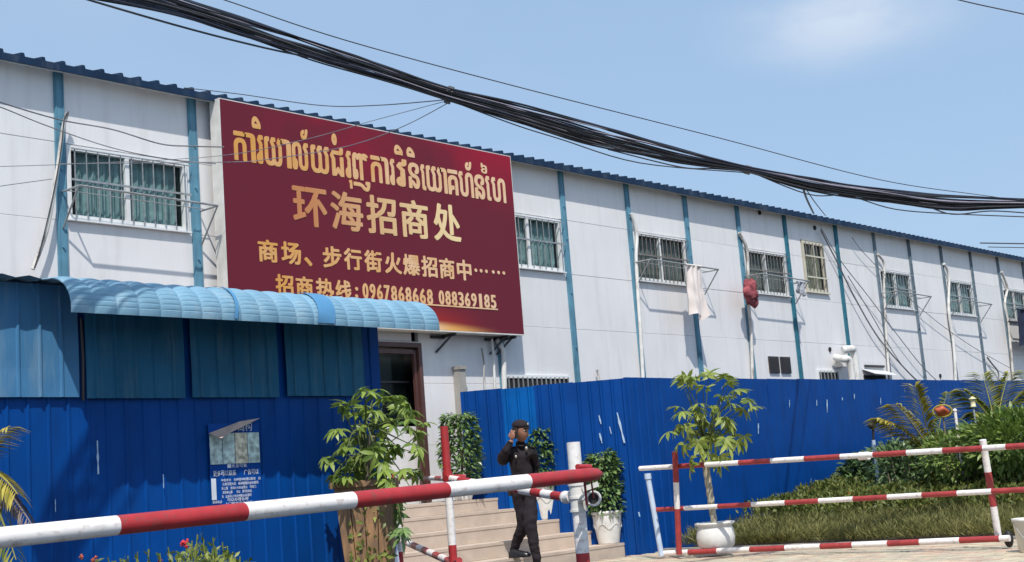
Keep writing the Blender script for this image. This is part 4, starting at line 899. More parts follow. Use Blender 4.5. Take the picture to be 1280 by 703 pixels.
def pot(o, c, rt, rb, h, m_, band=True, belly=False):
    b = MB(); b.lathe([(0, 0), (rb*.8, 0), (rb*.85, .02), (rt*.93, h*.22), (rt*1.0, h*.5), (rt*.93, h*.78), (rt*.84, h*.87), (rt*1.02, h*.93), (rt*1.03, h*.99), (rt*.93, h), (rt*.8, h*.9), (0, h*.88)] if belly else [(0, 0), (rb*.96, 0), (rb, .02), (rb+(rt-rb)*.35, h*.3), (rb+(rt-rb)*.8, h*.66), (rt*.97, h*.86), (rt*.96, h*.9), (rt*1.06, h*.92), (rt*1.07, h*.99), (rt*1.0, h), (rt*.9, h*.985), (rt*.88, h*.9), (0, h*.88)], c, 28)
    if band: # scrolled garland in relief
        pts = [Vector(c)+Vector(((rb+(rt-rb)*.62+.012)*math.cos(a), (rb+(rt-rb)*.62+.012)*math.sin(a), h*(.55+.07*math.sin(a*6)))) for a in [2*math.pi*i/48 for i in range(49)]]
        b.tube(pts, .004, 5)
    b.build('pot', m_, o); b = MB(); b.lathe([(0, h*.9), (rt*.87, h*.9)], c, 20); b.build('soil', M['soil'], o)
def ficus(label, base, pr, ph, x_w, height, seed):
    random.seed(seed); base = Vector(base); o = thing('potted_ficus', label, 'potted plant', base, 'white pots of clipped shrubs on the steps')
    pot(o, base, pr, pr*.72, ph, M['pot']); z0 = ph*.9
    b = MB(); b.tube([base+Vector((0, 0, z0)), base+Vector((.02, 0, z0+height*.5)), base+Vector((0, .01, z0+height*.9))], .02, 6)
    for i in range(14):
        a = rnd(0, 6.28); z = z0+rnd(.05, height*.7); b.tube([base+Vector((0, 0, z)), base+Vector((math.cos(a)*x_w*.35, math.sin(a)*x_w*.35, z+.12))], .006, 5)
    b.build('stem', M['bark'], o)
    b = MB(); nn_ = 1500
    for i in range(nn_):
        t_ = random.random()**.85; z = z0-.02+height*t_; prof_ = x_w*.5*(.8+.25*math.sin(t_*2.6+.3)-.32*max(0, t_-.75)**1.2*2.2)*(1+.22*noise.noise(Vector((seed, z*5, 0))))
        a = rnd(0, 6.28); r_ = prof_*(random.random()**.42)*(1+.18*noise.noise(Vector((a*1.3, z*6, seed))))
        p = base+Vector((math.cos(a)*r_, math.sin(a)*r_, z)); d = (Vector((math.cos(a), math.sin(a), rnd(-.9, .6)))+rv()*.5); leaf(b, p, d, Vector((0, 0, 1))+rv()*.6, rnd(.07, .105), rnd(.035, .05), .3, .25, 1)
    b.build('foliage', M['leaf_ficus'], o, kind='stuff')
    return o
q = on(578, 600, 'y', 12.64); ficus('potted shrub on the top landing just right of the entrance door', (q.x, q.y, .92), .16, .24, .5, .98, 1)
q = on(688, 649, 'z', .57); ficus('potted shrub on the middle step directly behind the man', (q.x-.1, q.y-.03, .57), .20, .50, .42, .82, 2)
q = on(763, 680, 'z', .19); ficus('potted shrub on the lowest step at the fence corner', (q.x, q.y+.02, .19), .20, .44, .42, .86, 3)

def palmate(b, p, d, L, nl=6, W_=.3):
    """leaflets radiating from one point, drooping"""
    d = d.normalized(); s_ = d.cross(Vector((0, 0, 1))); 
    if s_.length < .05: s_ = Vector((1, 0, 0))
    s_.normalize(); n = s_.cross(d).normalized()
    if n.z < 0: n = -n
    for i in range(nl):
        a = R(-105+210*i/(nl-1))+rnd(-.12, .12); dd = d*math.cos(a)+s_*math.sin(a)-n*.15; leaf(b, p, dd, n, L*(1-.25*abs(a)/2)*rnd(.85, 1.1), L*W_, .18, .32, 2)
def tree_branch(b, p0, p1, r0, r1):
    mid = p0.lerp(p1, .5)+rv()*.03+Vector((0, 0, .03)); b.tube(spline([p0, mid, p1], 4), r0, 6, rs=[r0+(r1-r0)*i/8 for i in range(9)])
# tree in the wooden planter
random.seed(31)
TD = 10.9
tb = at(462, 640, TD); tb = Vector((tb.x, tb.y, 0))
tt = thing('potted_tree', 'bushy light green tree with fingered leaves in front of the shed corner', 'tree', tb)
bt = MB(); trunk_top = at(465, 545, TD); base_z = 1.05
bt.tube(spline([tb+Vector((0, 0, .9)), tb+Vector((.02, 0, 1.25)), trunk_top], 4), .03, 8); br = []
bt2 = MB()
fol = [(455, 487), (440, 500), (470, 490), (485, 505), (500, 500), (515, 515), (425, 512), (445, 520), (465, 515), (490, 525), (510, 540), (525, 545), (420, 535), (432, 550), (455, 545), (475, 535), (497, 555), (520, 570), (412, 575), (428, 580), (445, 570), (465, 565), (482, 575), (505, 590), (525, 592), (430, 598), (450, 592), (470, 590), (487, 600), (440, 610), (465, 612), (500, 620), (512, 610), (498, 640), (505, 655), (500, 668), (480, 620), (460, 505), (477, 550), (448, 535), (505, 525), (530, 530), (418, 592), (415, 600), (458, 575), (476, 582), (442, 585), (470, 525), (495, 512), (508, 508), (468, 605), (452, 607), (436, 560), (520, 555), (490, 565), (470, 560)]
leaves = []
tcen = at(470, 560, TD)
for i, (px, py) in enumerate(fol):
    dd = TD+rnd(-.35, .35); p = at(px+rnd(-4, 4), py+rnd(-4, 4), dd)
    root_ = tb+Vector((0, 0, rnd(1.15, 1.75))); root_ = root_.lerp(p, .1)
    if py > 615: root_ = at(490, 600, dd)
    tree_branch(bt2, root_, p, .009, .003); leaves.append((p, (p-tcen)*Vector((1, 1, .5))+Vector((0, 0, -.05))+(rv()*.25)))
bt.build('trunk', M['bark'], tt); bt2.build('branches', M['twig'], tt)
for p, d_ in leaves:
    for q in range(2):
        b = MB(); palmate(b, p+rv()*.03, d_+rv()*.35*(q+.2)-Vector((0, 0, .25)), rnd(.10, .17), random.choice((5, 6, 7)), .25); b.build('leaf', M['leaf_tree'] if p.z > 1.05 else M['leaf_ficus'], tt)
pb = thing('wooden_planter', 'tall tapered wooden planter of weathered planks holding the light green tree', 'planter', tb)
hw_t, hw_b, H_ = .235, .14, 1.19
ax = _r0.copy(); ay = Vector((_r0.y, -_r0.x, 0))*-1
fwd = Vector((math.sin(YAW), math.cos(YAW), 0)); ctr = at(459, 640, TD); ctr = Vector((ctr.x, ctr.y, 0))+fwd*.02
for side, (u_, v_) in enumerate(((ax, -fwd), (fwd, ax), (-ax, fwd), (-fwd, -ax))):
    n_ = 4
    for i in range(n_):
        fa, fb = -1+2*i/n_, -1+2*(i+1)/n_; e = .006
        P = []
        for hw, z in ((hw_b, 0.01), (hw_t, H_+rnd(-.02, .02))):
            for f_ in (fa, fb): P.append(ctr+u_*(hw*f_+(e if f_ == fa else -e)*.6)+v_*hw*.999+Vector((0, 0, z)))
        Q = [q-v_*.02 for q in P]; b = MB(); b.add(P+Q, [(0, 1, 3, 2), (5, 4, 6, 7), (2, 3, 7, 6), (0, 4, 5, 1), (1, 5, 7, 3), (0, 2, 6, 4)]); b.build('plank', M['wood'], pb)
b = MB(); P = [ctr+ax*i*hw_t*.88+fwd*j*hw_t*.88+Vector((0, 0, 1.08)) for i, j in ((-1, -1), (1, -1), (1, 1), (-1, 1))]; b.add(P, [(0, 1, 2, 3)]); b.build('soil', M['soil'], pb)
b = MB()
P = [ctr+ax*i*(hw_t+.01)+fwd*j*(hw_t+.01)+Vector((0, 0, H_-.02)) for i, j in ((-1, -1), (1, -1), (1, 1), (-1, 1))]
for i in range(4): b.bar(P[i], P[(i+1) % 4], .03, .05)
b.build('rim', M['wood'], pb)
# dry creeper on the planter front
random.seed(5); b = MB()
for i in range(150):
    p = ctr-fwd*(.18+rnd(0, .05))+ax*rnd(-.12, .2)+Vector((0, 0, rnd(.3, 1.1))); leaf(b, p, rv()-Vector((0, 0, .8)), -fwd, rnd(.04, .09), .03, .3, .3, 1)
tag(b.build('climber', M['leaf_flower'], kind='stuff'), 'dry leafy climber hanging down the front of the wooden planter', 'climber', kind='stuff')

# money tree in a white pot on the bed
random.seed(44)
mb_ = at(895, 674, 16.4); mb_ = Vector((mb_.x, mb_.y, .07))
mt = thing('potted_money_tree', 'slender braided-trunk tree in a white pot on the bed behind the railing', 'potted plant', mb_)
pot(mt, mb_, .24, .17, .36, M['pot'], False, True)
tz = at(888, 575, 16.4).z; b = MB()
for k in range(3):
    pts = [mb_+Vector((0, 0, .3+(tz-.3-mb_.z)*i/16))+_r0*(-.0025*i+.018*math.cos(i*.9+k*2.09))+fwd*.018*math.sin(i*.9+k*2.09) for i in range(17)]; b.tube(pts, .03, 6)
b.build('trunk', M['bark_pale'], mt)
fol = [(870, 468), (888, 472), (905, 478), (920, 490), (935, 497), (862, 485), (880, 490), (898, 495), (912, 505), (930, 512), (850, 510), (866, 515), (858, 530), (843, 540), (852, 552), (872, 540), (885, 530), (892, 545), (880, 560), (905, 525), (915, 540), (925, 548), (890, 575), (862, 575), (893, 510), (875, 505), (900, 552), (887, 548), (868, 552), (940, 505), (857, 470), (850, 478), (910, 485)]
b2 = MB(); top_ = mb_+Vector((0, 0, tz-mb_.z))-_r0*.04; cen = at(888, 525, 16.4)
lv = []
for px, py in fol:
    p = at(px+rnd(-3, 3), py+rnd(-3, 3), 16.4+rnd(-.35, .35)); rt_ = top_+Vector((0, 0, rnd(0, .5))).lerp(Vector((0, 0, 0)), .3)
    tree_branch(b2, rt_, p, .009, .004); lv.append(p)
b2.build('branches', M['twig'], mt)
for p in lv:
    for q in range(2):
        b = MB(); palmate(b, p+rv()*.06, (p-cen)+rv()*.35-Vector((0, 0, .3)), rnd(.16, .24), random.choice((5, 6, 7)), .23); b.build('leaf', M['leaf_money'], mt)

# fronds
def frond(b, p0, d0, L, W_, droop, nl=34, m_i=0):
    d0 = d0.normalized(); s_ = d0.cross(Vector((0, 0, 1))).normalized(); pts = []
    for i in range(13):
        t_ = i/12; pts.append(p0+d0*L*t_-Vector((0, 0, droop*L*t_*t_)))
    b.tube(pts, .012, 5, rs=[.016*(1-.8*i/12) for i in range(13)])
    for i in range(nl):
        t_ = .12+.88*i/nl; k = min(11, int(t_*12)); p = pts[k].lerp(pts[k+1], t_*12-k); tan = (pts[k+1]-pts[k]).normalized()
        for sg_ in (-1, 1):
            dd = tan*.75+s_*sg_*.8-Vector((0, 0, .15))+rv()*.07; leaf(b, p, dd, Vector((0, 0, 1))+s_*sg_*.4, W_*(1-.55*abs(t_-.4))*rnd(.85, 1.1), W_*(.15 if W_ > .3 else .11), .25, .35, 1)
def palm(label, base, crown, fr, mats_, L0=1.0, trunk=True, cat='palm'):
    o = thing('palm', label, cat, base); base = Vector(base); crown = Vector(crown)
    if trunk: b = MB(); b.tube(spline([base, base.lerp(crown, .5)+Vector((.03, 0, 0)), crown], 4), .05, 8); b.build('trunk', M['bark'], o)
    for i, (tip, L_, W_, dr, mi) in enumerate(fr):
        tip = Vector(tip); dv = tip-crown; Lf = dv.length; dd = dv+Vector((0, 0, dr*Lf)); b = MB(); frond(b, crown, dd, dd.length, W_, dr*Lf/dd.length, 30); b.build('frond', mats_[mi], o)
    return o
random.seed(9)
pc = at(-45, 590, 7.4)
palm('yellowing palm whose frond tips reach in at the left edge', (pc.x, pc.y, 0), pc, [(at(12, 533, 7.2), 0, .17, .25, 0), (at(22, 618, 7.0), 0, .2, .5, 0), (at(30, 640, 7.1), 0, .16, .55, 1), (at(42, 660, 7.0), 0, .15, .5, 1), (at(20, 700, 6.9), 0, .2, .6, 2), (at(-60, 480, 7.5), 0, .2, .2, 2), (at(-110, 540, 7.2), 0, .2, .3, 0), (at(5, 630, 7.2), 0, .2, .5, 0)], [M['palm_y'], M['palm_dry'], M['palm_g']])
pc = at(1168, 575, 20.5)
palm('yellow-green palm in front of the long fence, left of the hedge top', (pc.x, pc.y, .1), pc, [(at(1098, 522, 20.2), 0, .42, .35, 0), (at(1143, 482, 20.6), 0, .42, .25, 0), (at(1118, 505, 20), 0, .42, .3, 0), (at(1185, 490, 21), 0, .35, .3, 1), (at(1225, 528, 20.5), 0, .4, .3, 1), (at(1150, 560, 19.6), 0, .4, .4, 1), (at(1200, 545, 20), 0, .4, .3, 1)], [M['palm_y'], M['palm_g']])
pc = at(1245, 535, 19.6)
palm('green palm behind the hedge near the right edge', (pc.x, pc.y, .1), pc, [(at(1205, 488, 19.5), 0, .4, .3, 1), (at(1228, 468, 20), 0, .4, .25, 1), (at(1262, 466, 20), 0, .4, .25, 1), (at(1290, 478, 19.5), 0, .42, .3, 1), (at(1215, 515, 19.2), 0, .4, .4, 1), (at(1300, 500, 19.4), 0, .45, .3, 1)], [M['palm_y'], M['palm_g']])

# hedge behind the bed
def in_hedge(px, py): pass
random.seed(17)
def hedge_h(x_):  # top of the hedge along the fence, metres
    t_ = (x_-19.6)/5.2; return 1.03+max(0, min(1, t_))*.42+.10*noise.noise(Vector((x_*1.7, 2, 0)))
hb = MB()
P = []
HX0, HX1 = 19.3, 30.0
for j in range(9):
    a = math.pi*j/8; P.append([(HX0+.15+(HX1-HX0)*i/30, 9.75-math.cos(a)*.62, .08+math.sin(a)**.5*(hedge_h(HX0+(HX1-HX0)*i/30)-.25)*(.55 if i == 0 else 1)) for i in range(31)])
hb.grid(P)
hedge = tag(hb.build('hedge', M['leaf_hedge']), 'dark green glossy hedge in front of the long fence on the right', 'hedge')
lv = MB(); 
for i in range(15000):
    x_ = HX0+(HX1-HX0)*random.random()**1.25; h = hedge_h(x_)*(1+.1*noise.noise(Vector((x_*3, 0, 5)))); ed = min(1, (x_-HX0)/.5+.35); a = math.pi*random.random()
    p = Vector((x_, 9.75-math.cos(a)*.8*ed*(1+.15*noise.noise(Vector((x_*2, a*2, 1)))), .06+math.sin(a)**.5*h*ed)); d_ = Vector((rnd(-.5, .3), -math.cos(a), math.sin(a)*.6-.3))+rv()*.6
    leaf(lv, p+rv()*.05, d_, Vector((0, -.5, 1))+rv()*.5, rnd(.09, .14), rnd(.05, .07), .25, .25, 1)
lv.build('leaves', M['leaf_hedge'], hedge, kind='stuff')
# brighter shrub mass on the right above the hedge
def leafy_bush(name, label, c, rx, ry, rz, n_, L, m_, seed, kind=None, cat='shrub', stems=True):
    random.seed(seed); c = Vector(c); o = thing(name, label, cat, (c.x, c.y, max(.1, c.z-rz)), kind=kind)
    b = MB()
    for i in range(12):
        q = rv(); b.tube([(c.x, c.y, .08), c+Vector((q.x*rx*.6, q.y*ry*.6, q.z*rz*.5))], .012, 5)
    b.build('stems', M['bark'], o); b = MB()
    for i in range(n_):
        q = rv(); k = random.random()**.35*(1+.25*noise.noise(q*2.2+Vector((seed, 0, 0)))); p = c+Vector((q.x*rx*k, q.y*ry*k, q.z*rz*k))
        if p.z < .08: continue
        leaf(b, p, q+rv()*.6+Vector((0, 0, .2)), Vector((0, -.3, 1))+rv()*.5, L*rnd(.75, 1.25), L*.4, .25, .25, 1)
    b.build('foliage', m_, o, kind='stuff'); return o
q = at(1262, 530, 18.6); leafy_bush('bright_shrub', 'brighter green shrub rising above the hedge at the right edge', (q.x, q.y, 1.12), 1.0, .6, .42, 3000, .13, M['leaf_bright'], 6)
q = at(1195, 553, 18.9); leafy_bush('bright_shrub', 'small light green shrub under the yellow-green palm', (q.x, q.y, 1.0), .7, .5, .35, 1400, .11, M['leaf_bright'], 7)
q = at(1122, 580, 19.6); leafy_bush('bright_shrub', 'low shrub with rounded leaves at the left end of the hedge', (q.x, q.y, .85), .45, .4, .4, 1000, .10, M['leaf_hedge'], 8)

# low flowering shrubs (ground cover) and grass on the bed
def cover(name, label, n_, fn, m_, kindcat, Lr, Wr, upb=1.0, seed=0):
    random.seed(seed); b = MB(); k = 0
    while k < n_:
        r_ = fn()
        if r_ is None: continue
        p, L, lean = r_; k += 1
        d_ = Vector((rnd(-lean, lean), rnd(-lean, lean), upb)); leaf(b, p, d_, rv(), L, Wr*rnd(.7, 1.3), .2, rnd(.1, .4), 1)
    return tag(b.build(name, m_), label, kindcat, kind='stuff')
def f_grass():
    if random.random() < .02: return Vector((max(15.37, mb_.x-rnd(-.1, .4)), mb_.y-rnd(-.35, .3), .06+rnd(0, .05))), rnd(.08, .16), .7
    x_ = 15.42+6.2*random.random()**1.15; y_ = rnd(4.5, 10.7)
    if x_ > 18.8 and y_ < 8: return None
    h = .22+.24*min(1, max(0, (x_-15.4)/2.6))+.08*noise.noise(Vector((x_*1.5, y_*1.5, 0)))
    L = rnd(.12, .2); return Vector((x_, y_, .06+max(0, rnd(-.1, h-L*.7)))), L, .9
cover('grass', 'tangled olive-green grass filling the planting bed behind the railing', 52000, f_grass, M['grass'], 'grass', 0, .012, .8, 3)
def f_shrub():
    x_ = rnd(17.0, 21.0); y_ = rnd(5.0, 10.75); ex = (x_-17.0)
    lim = 10.75
    h = .38+.14*ex*.8+.10*noise.noise(Vector((x_*2, y_*2, 4))); h = min(h, .82)
    if x_ < 17.5 and random.random() < .5: return None
    return Vector((x_, y_, .1+h*random.random()**.4)), rnd(.06, .10), .8
cover('low_shrubs', 'low flowering ground-cover shrubs between the grass and the hedge', 34000, f_shrub, M['shrub'], 'shrubs', 0, .035, .7, 4)
random.seed(12); b = MB()
for i in range(110):
    x_, y_ = rnd(17.6, 20.8), rnd(5.5, 10.7); h = min(.80, .34+.11*(x_-17)+.10*noise.noise(Vector((x_*2, y_*2, 4)))+.02); b.cur = random.choice((0, 0, 1)); p = Vector((x_, y_, .1+h)); b.blob(p, .013, .013, .011, 6, 4)
tag(b.build('red_flowers', [M['petal'], M['petal_o']]), 'scattered small red blossoms over the low shrubs', 'flowers', kind='stuff')

# flowering bush at the bottom left
q = at(255, 740, 7.7); fb = leafy_bush('flowering_bush', 'yellow-green flowering bush in front of the shed at the bottom edge', (q.x, q.y, .55), .38, .3, .28, 1500, .05, M['leaf_flower'], 15, cat='bush')
random.seed(3)
def sprig(o, px, py, D_, col=None, n_=14):
    tip = at(px, py, D_); ft = Vector((tip.x+rnd(-.05, .05), tip.y, tip.z-.3)); b = MB(); b.tube([ft, ft.lerp(tip, .5)+rv()*.01, tip], .004, 5)
    for i in range(n_):
        t_ = i/n_; leaf(b, ft.lerp(tip, .2+.8*t_), rv()+Vector((0, 0, .7)), rv(), rnd(.035, .055), .018, .25, .2, 1)
    b.build('sprig', M['leaf_flower'], o)
for px, py in ((172, 690), (186, 688), (200, 692), (210, 684), (222, 690), (240, 676), (247, 668), (254, 674), (266, 672), (278, 678), (284, 684), (291, 690), (160, 695), (150, 698), (258, 682), (233, 684), (300, 696), (312, 700), (215, 694), (243, 690), (270, 688), (120, 699), (135, 697)): sprig(fb, px, py, 7.7+rnd(-.2, .2))
for px, py, s_ in ((231, 677, .022), (234, 682, .018), (228, 681, .015), (103, 696, .018), (118, 699, .02), (200, 700, .015)):
    b = MB(); c = at(px, py, 7.6)
    for i in range(12): b.blob(c+rv()*s_*.8, s_*.35, s_*.35, s_*.3, 6, 4)
    b.build('blossom', M['petal'] if px > 150 else M['petal_o'], fb)
q = at(115, 745, 7.8); fb2 = leafy_bush('flowering_bush', 'reddish low bush at the bottom edge left of the yellow-green one', (q.x, q.y, .5), .25, .25, .25, 700, .05, M['leaf_flower'], 25, cat='bush')

# odd things among the shrubs
c = at(1178, 514, 19.0); o = thing('round_ornament', 'round red ornament with a yellow rim among the palm fronds', 'ornament', c)
b = MB(); b.blob(c, .115, .09, .075, 20, 14, None, lambda q: q*(1+.5*noise.noise(q*12))); b.build('body', M['petal_o'], o)
b = MB(); ctrd = (O_-c).normalized(); sx_ = ctrd.cross(Vector((0, 0, 1))).normalized(); sy_ = sx_.cross(ctrd); b.tube([c+ctrd*.04+sx_*.13*math.cos(a)+sy_*.085*math.sin(a) for a in [2*math.pi*i/24 for i in range(25)]], .012, 6, caps=False); b.build('rim', M['palm_y'], o)
b = MB(); b.tube([(c.x, c.y, .1), c], .012, 6); b.build('stake', M['bark'], o)
c = at(1216, 503, 18.9); o = thing('garden_lamp', 'small cream garden lamp poking out of the shrubs', 'lamp', (c.x, c.y, .1)); b = MB(); b.lathe([(0, .085), (.055, .05), (.055, .042), (.038, .04), (.032, -.05), (.04, -.055), (.04, -.07), (0, -.07)], c, 10); b.build('shade', M['cream'], o); b = MB(); b.tube([(c.x, c.y, .1), c-Vector((0, 0, .09))], .015, 6); b.build('stem', M['bar'], o)
c = at(1195, 524, 18.9); o = thing('garden_stake', 'short white stake between the red ornament and the cream lamp', 'stake', (c.x, c.y, .1)); b = MB(); b.tube([(c.x, c.y, .1), c+Vector((0, 0, .1))], .022, 8); b.build('shaft', M['white'], o); b = MB(); b.blob(c+Vector((0, 0, .12)), .03, .03, .03, 8, 6); b.build('cap', M['white'], o)
c = at(1092, 552, 20.6); o = thing('garden_lamp', 'thin white post with a dark drooping head against the blue fence', 'lamp', (c.x, c.y, .1)); b = MB(); b.tube([(c.x, c.y, .1), c+Vector((0, 0, .02))], .03, 8); b.build('stem', M['pale_blue_paint'], o); b = MB(); h_ = at(1092, 532, 20.6); b.tube(spline([c, h_, at(1100, 526, 20.5), at(1110, 532, 20.4)], 4), .02, 6); b.blob(at(1090, 532, 20.6), .09, .06, .06, 10, 6); b.build('head', M['steel_dark'], o)
c = at(1281, 690, 13.2); c.z = 0.0
o = thing('bucket', 'white plastic bucket at the right edge beside the railing end', 'bucket', c); b = MB(); b.lathe([(0, 0), (.11, 0), (.135, .30), (.145, .30), (.145, .33), (.133, .33), (.10, .02), (0, .02)], c+_r0*.06+Vector((0, 0, .02)), 20); b.build('body', M['bucket'], o)
b = MB(); b.tube(spline([c+_r0*(.06-.14)+Vector((0, 0, .32)), c+_r0*.0-fwd*.1+Vector((0, 0, .15)), c+_r0*(.06+.14)+Vector((0, 0, .32))], 6), .004, 5); b.build('handle', M['bar'], o)
b = MB(); c2 = at(1262, 684, 13.8); c2.z = .12; b.blob(c2, .04, .05, .09, 10, 8); b.build('lump', M['black']); tag(bpy.data.objects['lump'], 'dark rubber lump between the railing end and the bucket', 'block'); bpy.data.objects['lump'].name = 'rubber_block'

# ================================================================ THE MAN
MD = 16.4
man = thing('person', 'man in black uniform and cap walking down the steps, phone at his ear', 'person', (12.9, 11.0, .1))
def mp_(px, py, w_=0): return at(px, py, MD-w_)
def skin_mesh(name, joints, edges, m_, par, sub=2, root=0):
    me = bpy.data.meshes.new(name); me.from_pydata([tuple(j[0]) for j in joints], edges, []); o = bpy.data.objects.new(name, me); COL.objects.link(o)
    md = o.modifiers.new('skin', 'SKIN')
    for i, j in enumerate(joints):
        r_ = j[1]*1.06; me.skin_vertices[0].data[i].radius = (r_ if isinstance(r_, tuple) else (r_, r_)); me.skin_vertices[0].data[i].use_root = (i == root)
    md.branch_smoothing = .6; md.use_smooth_shade = True; sb_ = o.modifiers.new('sub', 'SUBSURF'); sb_.levels = sub; sb_.render_levels = sub
    dg = bpy.context.evaluated_depsgraph_get(); nm = bpy.data.meshes.new_from_object(o.evaluated_get(dg)); nm.materials.clear()
    bpy.data.objects.remove(o)
    for mm_ in (m_ if isinstance(m_, list) else [m_]): nm.materials.append(mm_)
    return link(name, nm, par)
hipc = mp_(656, 606); 
J = [(mp_(654.5, 607), .15), (mp_(652, 590), .148), (mp_(650.5, 575), .165), (mp_(650, 564), .125), (mp_(650, 557), .064), (mp_(650.5, 550, .03), .058),
     (mp_(636.5, 565, .0), .088), (mp_(625.5, 578, .05), .068), (mp_(632, 564, .2), .052), (mp_(640, 550, .17), .036),
     (mp_(664.5, 565, -.02), .085), (mp_(669, 582, -.1), .06), (mp_(668, 598, -.12), .048), (mp_(666, 608, -.1), .034),
     (mp_(648, 620, .0), .112), (mp_(656, 655, .08), .082), (mp_(646, 676, -.02), .062), (mp_(640.5, 692, -.06), .05),
     (mp_(662, 620, .03), .112), (mp_(662.5, 655, .2), .084), (mp_(667.5, 682, .26), .06), (mp_(672, 706, .3), .048)]
E_ = [(0, 1), (1, 2), (2, 3), (3, 4), (4, 5), (3, 6), (6, 7), (7, 8), (8, 9), (3, 10), (10, 11), (11, 12), (12, 13), (0, 14), (14, 15), (15, 16), (16, 17), (0, 18), (18, 19), (19, 20), (20, 21)]
# body: one continuous surface; skin at the neck and wrists, shirt above the belt, trousers below
body = skin_mesh('body', J, E_, [M['uniform'], M['trousers'], M['skin']], man, sub=3)
for v in body.data.vertices:   # folds of loose cloth
    c = v.co; q = Vector((c.x*7, c.y*7, c.z*13)); v.co = c+v.normal*(.016*noise.noise(q)+.008*noise.noise(q*2.3))
beltz = mp_(656, 600).z; wr1, wr2, nk = J[9][0], J[13][0], J[5][0]
for p in body.data.polygons:
    c = p.center
    p.material_index = 1 if c.z < beltz else 0
    if (c-wr1).length < .05 or (c-wr2).length < .05 or ((c-nk).length < .06 and c.z > nk.z-.02): p.material_index = 2
# head with a face, turned towards picture right
hc = mp_(651, 539.5, .08); face = (-fwd*.62+_r0*.78+Vector((0, 0, -.12))).normalized(); hs = face.cross(Vector((0, 0, 1))).normalized(); hu = hs.cross(face).normalized()
HS = 1.06
rotm = Matrix((face*HS, -hs*HS, hu*HS)).transposed()
def headfn(q):
    x_, y_, z_ = q
    if z_ < 0: k = 1-.32*min(1, -z_/.12)**1.5; y_ *= k; x_ = x_*(1-.12*min(1, -z_/.12))+.012*min(1, -z_/.1)
    if x_ > .06 and abs(y_) < .03 and -.03 < z_ < .025: x_ += .016*(1-abs(y_)/.03)*(1 if z_ < 0 else .4)
    if x_ > .05 and abs(abs(y_)-.033) < .018 and abs(z_-.012) < .018: x_ -= .010
    if x_ > .05 and abs(y_) < .03 and abs(z_+.052) < .008: x_ += .004
    return Vector((x_, y_, z_))
b = MB(); b.blob(hc, .098, .078, .122, 28, 24, rotm, headfn); hd = b.build('head', M['skin'], man)
def hp(x_, y_, z_): return hc+rotm@Vector((x_, y_, z_))
for s_ in (-1, 1):
    b = MB(); b.blob(hp(-.005, .08*s_, -.005), .018, .010, .03, 8, 8, rotm); b.build('ear', M['skin'], hd)
    b = MB(); b.blob(hp(.083, .033*s_, .012), .010, .013, .008, 8, 6, rotm); b.build('eye', M['bucket'], hd)
    b = MB(); b.blob(hp(.091, .033*s_, .012), .005, .006, .006, 8, 6, rotm); b.build('pupil', M['hair'], hd)
    b = MB(); b.blob(hp(.088, .033*s_, .03), .006, .02, .004, 8, 6, rotm); b.build('eyebrow', M['hair'], hd)
b = MB(); b.blob(hp(.086, 0, -.053), .007, .024, .006, 10, 6, rotm); b.build('mouth', M['darkred'], hd)
b = MB(); b.blob(hp(-.014, 0, .012), .092, .083, .108, 20, 14, rotm, lambda q: q if q.z > -.03 or q.x < -.02 else q*.9); b.build('hair', M['hair'], man)
# peaked beret with badge
def capfn(q): return Vector((q.x, q.y, q.z*(1 if q.z > 0 else .35)))
b = MB(); b.blob(hp(-.008, 0, .062), .108, .094, .075, 22, 12, rotm, capfn); b.lathe([(0, 0)], hc, 3); b.blob(hp(0, 0, .055), .100, .084, .022, 20, 8, rotm); b.blob(hp(.095, 0, .046), .040, .055, .008, 14, 6, rotm); b.build('beret', M['uniform'], man)
b = MB(); b.blob(hp(.104, -.0, .085), .006, .016, .018, 8, 8, rotm); b.build('cap_badge', M['silver'], man)
# right hand raised with the phone
def finger(pts, r_): return pts, r_
def hand(wrist, dirv, palmn, curl, side, holder):
    dirv = dirv.normalized(); sd = dirv.cross(palmn).normalized(); pn = sd.cross(dirv).normalized()
    b = MB(); pc_ = wrist+dirv*.05; rm = Matrix((dirv, sd, pn)).transposed(); b.blob(pc_, .052, .042, .018, 14, 10, rm)
    for i, (o_, L_) in enumerate(((-.030, .066), (-.010, .076), (.010, .072), (.029, .056))):
        p = pc_+dirv*.042+sd*o_; pts = [p]; dd = dirv.copy()
        for k in range(3):
            dd = (dd*math.cos(curl)+pn*math.sin(curl)).normalized(); p = p+dd*L_/3; pts.append(p)
        b.tube(spline(pts, 3), .009, 7, rs=[.0095-.003*q/9 for q in range(10)])
    tpt = pc_-dirv*.02+sd*side*.035; b.tube(spline([tpt, tpt+sd*side*.025+dirv*.025+pn*.01, tpt+sd*side*.02+dirv*.055+pn*.025], 3), .01, 7, rs=[.012-.004*q/6 for q in range(7)])
    b.build('hand', M['skin'], man); return pc_, dirv, sd, pn
w1_ = J[9][0]; ear = hp(.0, .085, -.01) if (hp(0, .085, 0)-w1_).length < (hp(0, -.085, 0)-w1_).length else hp(.0, -.085, -.01)
tow = (ear-w1_); outn = (ear-hc).normalized()
h_ = hand(w1_, Vector((0, 0, 1))*.9+tow.normalized()*.35, -outn, .35, 1, None)
pho = thing('phone', 'dark mobile phone held to the ear of the man in uniform', 'phone', ear)
b = MB(); pd = (hu*.9+face*-.3).normalized(); c = ear+outn*.022; b.bar(c-pd*.07, c+pd*.065, .066, .009, outn); b.build('case', M['black'], pho); b = MB(); b.bar(c-outn*.0052-pd*.062, c-outn*.0052+pd*.058, .058, .001, outn); b.build('screen', M['steel_dark'], pho)
hand(J[13][0], Vector((0, 0, -1))+_r0*.1, _r0*-1, .45, -1, None)
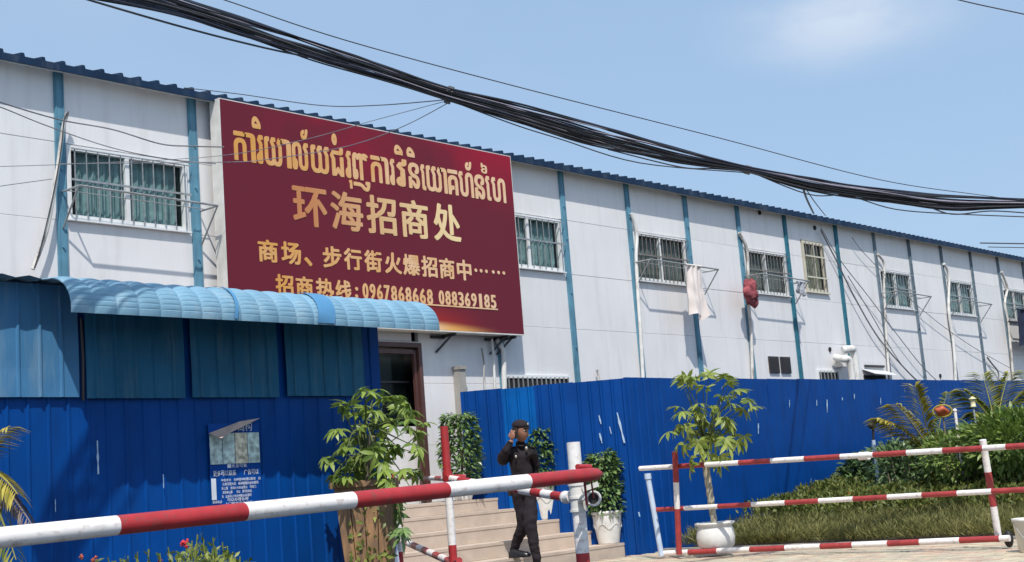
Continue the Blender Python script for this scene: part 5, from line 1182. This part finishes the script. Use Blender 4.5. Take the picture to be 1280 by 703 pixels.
# shoes
def shoe(heel, d_, L=.29):
    d_ = Vector(d_).normalized(); s_ = d_.cross(Vector((0, 0, 1))).normalized(); upv = s_.cross(d_).normalized(); b = MB(); P = []
    for t_, w_, h_ in ((0, .03, .06), (.06, .04, .085), (.25, .043, .095), (.45, .045, .075), (.7, .052, .058), (.9, .045, .045), (1, .02, .02)):
        c = heel+d_*L*t_; P.append([c+s_*w_*math.cos(a)+upv*(max(0, h_*math.sin(a))+(.0 if math.sin(a) >= 0 else -.0)) for a in [2*math.pi*k/14 for k in range(15)]])
    b.grid(P); b.add([p for p in P[0][:-1]], [tuple(range(14))]); b.build('shoe', M['leather'], man)
    b = MB(); b.bar(heel+d_*.005-upv*.008, heel+d_*(L-.015)-upv*.008, .085, .016, upv); b.build('shoe_sole', M['black'], man)
a1 = J[17][0]; q_ = at(637, 697, MD-.02); shoe(Vector((q_.x, q_.y, .19+.018)), _r0*.93-fwd*.37, .28)
a2 = J[21][0]; shoe(Vector((a2.x, a2.y, a2.z-.09))+fwd*.03, -fwd*.85+_r0*.5+Vector((0, 0, -.25)), .28)
# belt, badge, name tape, shoulder straps, radio
bc = mp_(656, 601); b = MB(); b.tube([bc+_r0*.158*math.cos(a)+fwd*.125*math.sin(a) for a in [2*math.pi*k/24 for k in range(25)]], .02, 8, caps=False); b.build('belt', M['leather'], man)
b = MB(); c = bc-fwd*.14+_r0*.03; b.bar(c-_r0*.03, c+_r0*.03, .012, .045); b.build('belt_buckle', M['silver'], man)
for px, py, w_, sz in ((658, 560.5, .15, .022), (645, 571, .16, .018)):
    b = MB(); c = mp_(px, py, w_); b.blob(c, sz, sz*.8, sz*1.1, 8, 6); b.build('chest_badge', M['silver'], man)
for px in (639, 664):
    b = MB(); c = mp_(px, 559.5, .02); b.bar(c-_r0*.045, c+_r0*.045, .05, .012); b.build('shoulder_strap', M['uniform'], man)
b = MB(); c = mp_(638, 612, .05); b.box((c.x-.03, c.y-.02, c.z-.08), (c.x+.03, c.y+.02, c.z+.08)); b.tube([c+Vector((0, 0, .07)), c+Vector((0, 0, .17))], .006, 6); b.build('radio', M['black'], man)
b = MB(); c = mp_(652, 556, .05); b.tube(spline([c-_r0*.05, c-fwd*.06-Vector((0, 0, .02)), c+_r0*.06], 4), .016, 7); b.build('collar', M['uniform'], man)
